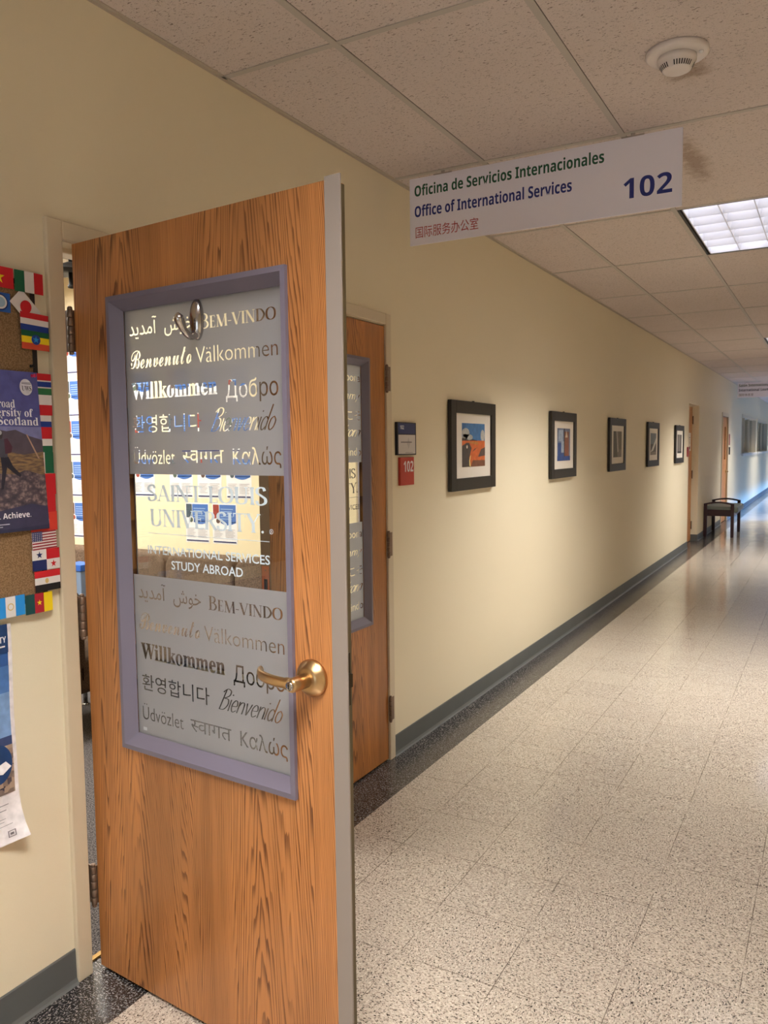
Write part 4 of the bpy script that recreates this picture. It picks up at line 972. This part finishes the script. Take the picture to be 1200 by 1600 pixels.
# ------------------------------------------------------------------ far corridor: doors, windows, bench
t = struct(empty('door_3', (-.098, A0, 0)), 'far oak door set back in a recess beyond the pictures', 'door')
MB().box(-.045, 0, .02, A1 - A0 - .02, .01, 2.10).build('slab', OAK3, t)
for z in (1.9, 1.05, .25): hinge(t, .010, A1 - A0 - .012, z)
MB().lathe([(.03, 0), (.03, .02), (.012, .022), (.012, .06)], (0, .10, .98), 'x', 20).tube([(.055, .10, .98), (.055, .22, .98)], .009, 10).build('lever_handle', SATIN, t)
struct(MB().box(-.16, -.10, A0, A0 + .02, 0, AH).box(-.16, -.10, A1 - .02, A1, 0, AH).box(-.16, -.10, A0, A1, AH - .016, AH).build('trim_6', FRAME_PAINT), 'cream frame of the recessed far door', 'door frame')
nt_ = layers('notice', [(rect(0, .216, 0, .279), mat('notice paper', (230, 226, 222), .6)), (rect(.08, .14, .03, .07), mat('notice black', (40, 38, 40), .6)), (rect(.05, .16, .12, .125) + rect(.05, .16, .14, .145) + rect(.05, .16, .17, .175) + rect(.05, .16, .2, .21), mat('notice blue', (90, 100, 130), .6))], lambda u, v, h: (-.0972 + h, 13.09 + u, 1.42 + v))
tag(nt_, 'white paper notice taped on the recessed far door', 'notice')
t = tag(empty('number_plate', (.001, 12.28, 1.345)), 'dark red plate on the wall just before the recessed far door', 'room sign')
MB().box(0, .013, 0, .145, 0, .138).build('plate', mat('plate dark red', (150, 50, 52), .4), t, bevel=.001)
t = struct(empty('door_4', (-.02, E0, 0)), 'farthest oak door with narrow dark glass, behind the bench', 'door')
b = MB(); b.box(-.045, 0, .03, .60, .01, 2.04); b.box(-.045, 0, .78, .93, .01, 2.04); b.box(-.045, 0, .60, .78, .01, 1.22); b.box(-.045, 0, .60, .78, 1.86, 2.04); b.build('slab', OAK3, t)
MB().box(-.028, -.022, .60, .78, 1.22, 1.86).build('glass_pane', mat('dark narrow glass', (40, 22, 22), .1), t)
MB().lathe([(.03, 0), (.03, .02), (.012, .022), (.012, .06)], (0, .86, .98), 'x', 20).tube([(.055, .86, .98), (.055, .72, .98)], .009, 10).build('lever_handle', mat('pale brass', (190, 164, 120), .3, 1.0), t)
struct(MB().box(-.15, .012, E0 - .05, E0 + .02, 0, 2.12).box(-.15, .012, E1 - .02, E1 + .05, 0, 2.12).box(-.15, .012, E0, E1, 2.05, 2.12).build('trim_7', FRAME_PAINT), 'cream frame of the farthest door', 'door frame')
o = MB().box(.001, .02, 17.55, 17.66, 1.31, 1.46).build('card_reader', mat('reader black', (30, 28, 34), .4), bevel=.004); tag(o, 'black card reader on the wall right of the farthest door', 'card reader')
o = MB().box(.001, .014, 17.53, 17.68, 1.50, 1.72).build('number_plate', mat('plate dull red', (168, 110, 100), .4), bevel=.002); tag(o, 'reddish plate above the card reader beside the farthest door', 'room sign')
BLIND = fabric('blind fabric', (150, 130, 100), (172, 152, 120))
for n_, (a, c_) in enumerate(W):
    b = MB(); mid = a + 1.45
    b.box(-.14, .012, a - .02, a + .03, WZ0, WZ1); b.box(-.14, .012, c_ - .03, c_ + .02, WZ0, WZ1); b.box(-.14, .012, a, c_, WZ1 - .04, WZ1 + .02)
    for q in range(1, 3): yy = a + (c_ - a) * q / 3; b.box(-.11, -.05, yy - .025, yy + .025, WZ0, WZ1)
    wn_ = struct(b.build('window_%d' % (n_ + 1), FRAME_PAINT), 'lounge window with vertical blinds, %s' % ('nearer one' if n_ == 0 else 'farther one'), 'window')
    MB().box(-.09, -.084, a, c_, WZ0 + .02, WZ1).build('glass_pane', GLASS, wn_)
    MB().box(-.14, .05, a - .05, c_ + .05, WZ0 - .05, WZ0 + .012).build('window_sill', mat('white sill', (224, 218, 210), .35), wn_, bevel=.004)
    b = MB(); yy = a + .05; j = 0
    while yy < c_ - .1:
        b.box(-.125, -.123, yy, yy + .085, WZ0 + .03, WZ1 - .05) if j % 5 else b.box(-.135, -.118, yy, yy + .03, WZ0 + .03, WZ1 - .05); yy += .1; j += 1
    b.box(-.14, -.115, a + .03, c_ - .03, WZ1 - .05, WZ1 - .04)
    tag(b.build('vertical_blind', BLIND), 'beige vertical blind in the %s lounge window' % ('nearer' if n_ == 0 else 'farther'), 'blind', 'vertical blinds')
struct(MB().box(-3.0, -2.9, 19.5, 28.6, 0, CH).box(-3, -.15, 19.5, 19.6, 0, CH).box(-3, -.15, 28.5, 28.6, 0, CH).box(-3, -.15, 19.5, 28.6, 0, .01).box(-3, -.15, 19.5, 28.6, CH, CH + .02).build('wall_lounge', mat('lounge paint', (200, 180, 150), .7)), 'plain lounge wall behind the blinds', 'wall')
# bench with two arm rails, end-on to the camera
t = tag(empty('bench', (.004, 14.12, 0)), 'dark wood bench with grey-green seat against the far wall', 'bench')
DW = mat('dark wood', (56, 30, 36), .35); SEAT = mat('grey green vinyl', (130, 140, 132), .4); SEATB = mat('dark green vinyl', (54, 66, 66), .5)
bl, bw_ = 1.08, .46
for (xx, yy) in ((0, 0), (bw_ - .05, 0), (0, bl - .05), (bw_ - .05, bl - .05)):
    MB().box(xx, xx + .05, yy, yy + .05, 0, .545).build('leg', DW, t, bevel=.006)
b = MB(); b.box(.05, bw_ - .05, .008, .034, .345, .45); b.box(.05, bw_ - .05, bl - .034, bl - .008, .345, .45); b.box(.008, .034, .05, bl - .05, .345, .40); b.box(bw_ - .034, bw_ - .008, .05, bl - .05, .345, .40); b.build('apron', DW, t, bevel=.003)
MB().box(-.005 + .012, bw_ + .055, .055, bl - .055, .402, .50).build('seat_cushion', SEAT, t, bevel=.03, seg=4)
for yy in (.0, bl - .05):
    n = 12; top = [(bw_ * i / n, .548 + .035 * math.sin(PI * i / n)) for i in range(n + 1)]; bot = [(a, z - .026) for a, z in top[::-1]]
    MB().prism(top + bot, yy, yy + .05, 'y').build('arm_rail', DW, t)

bpy.context.view_layer.update()
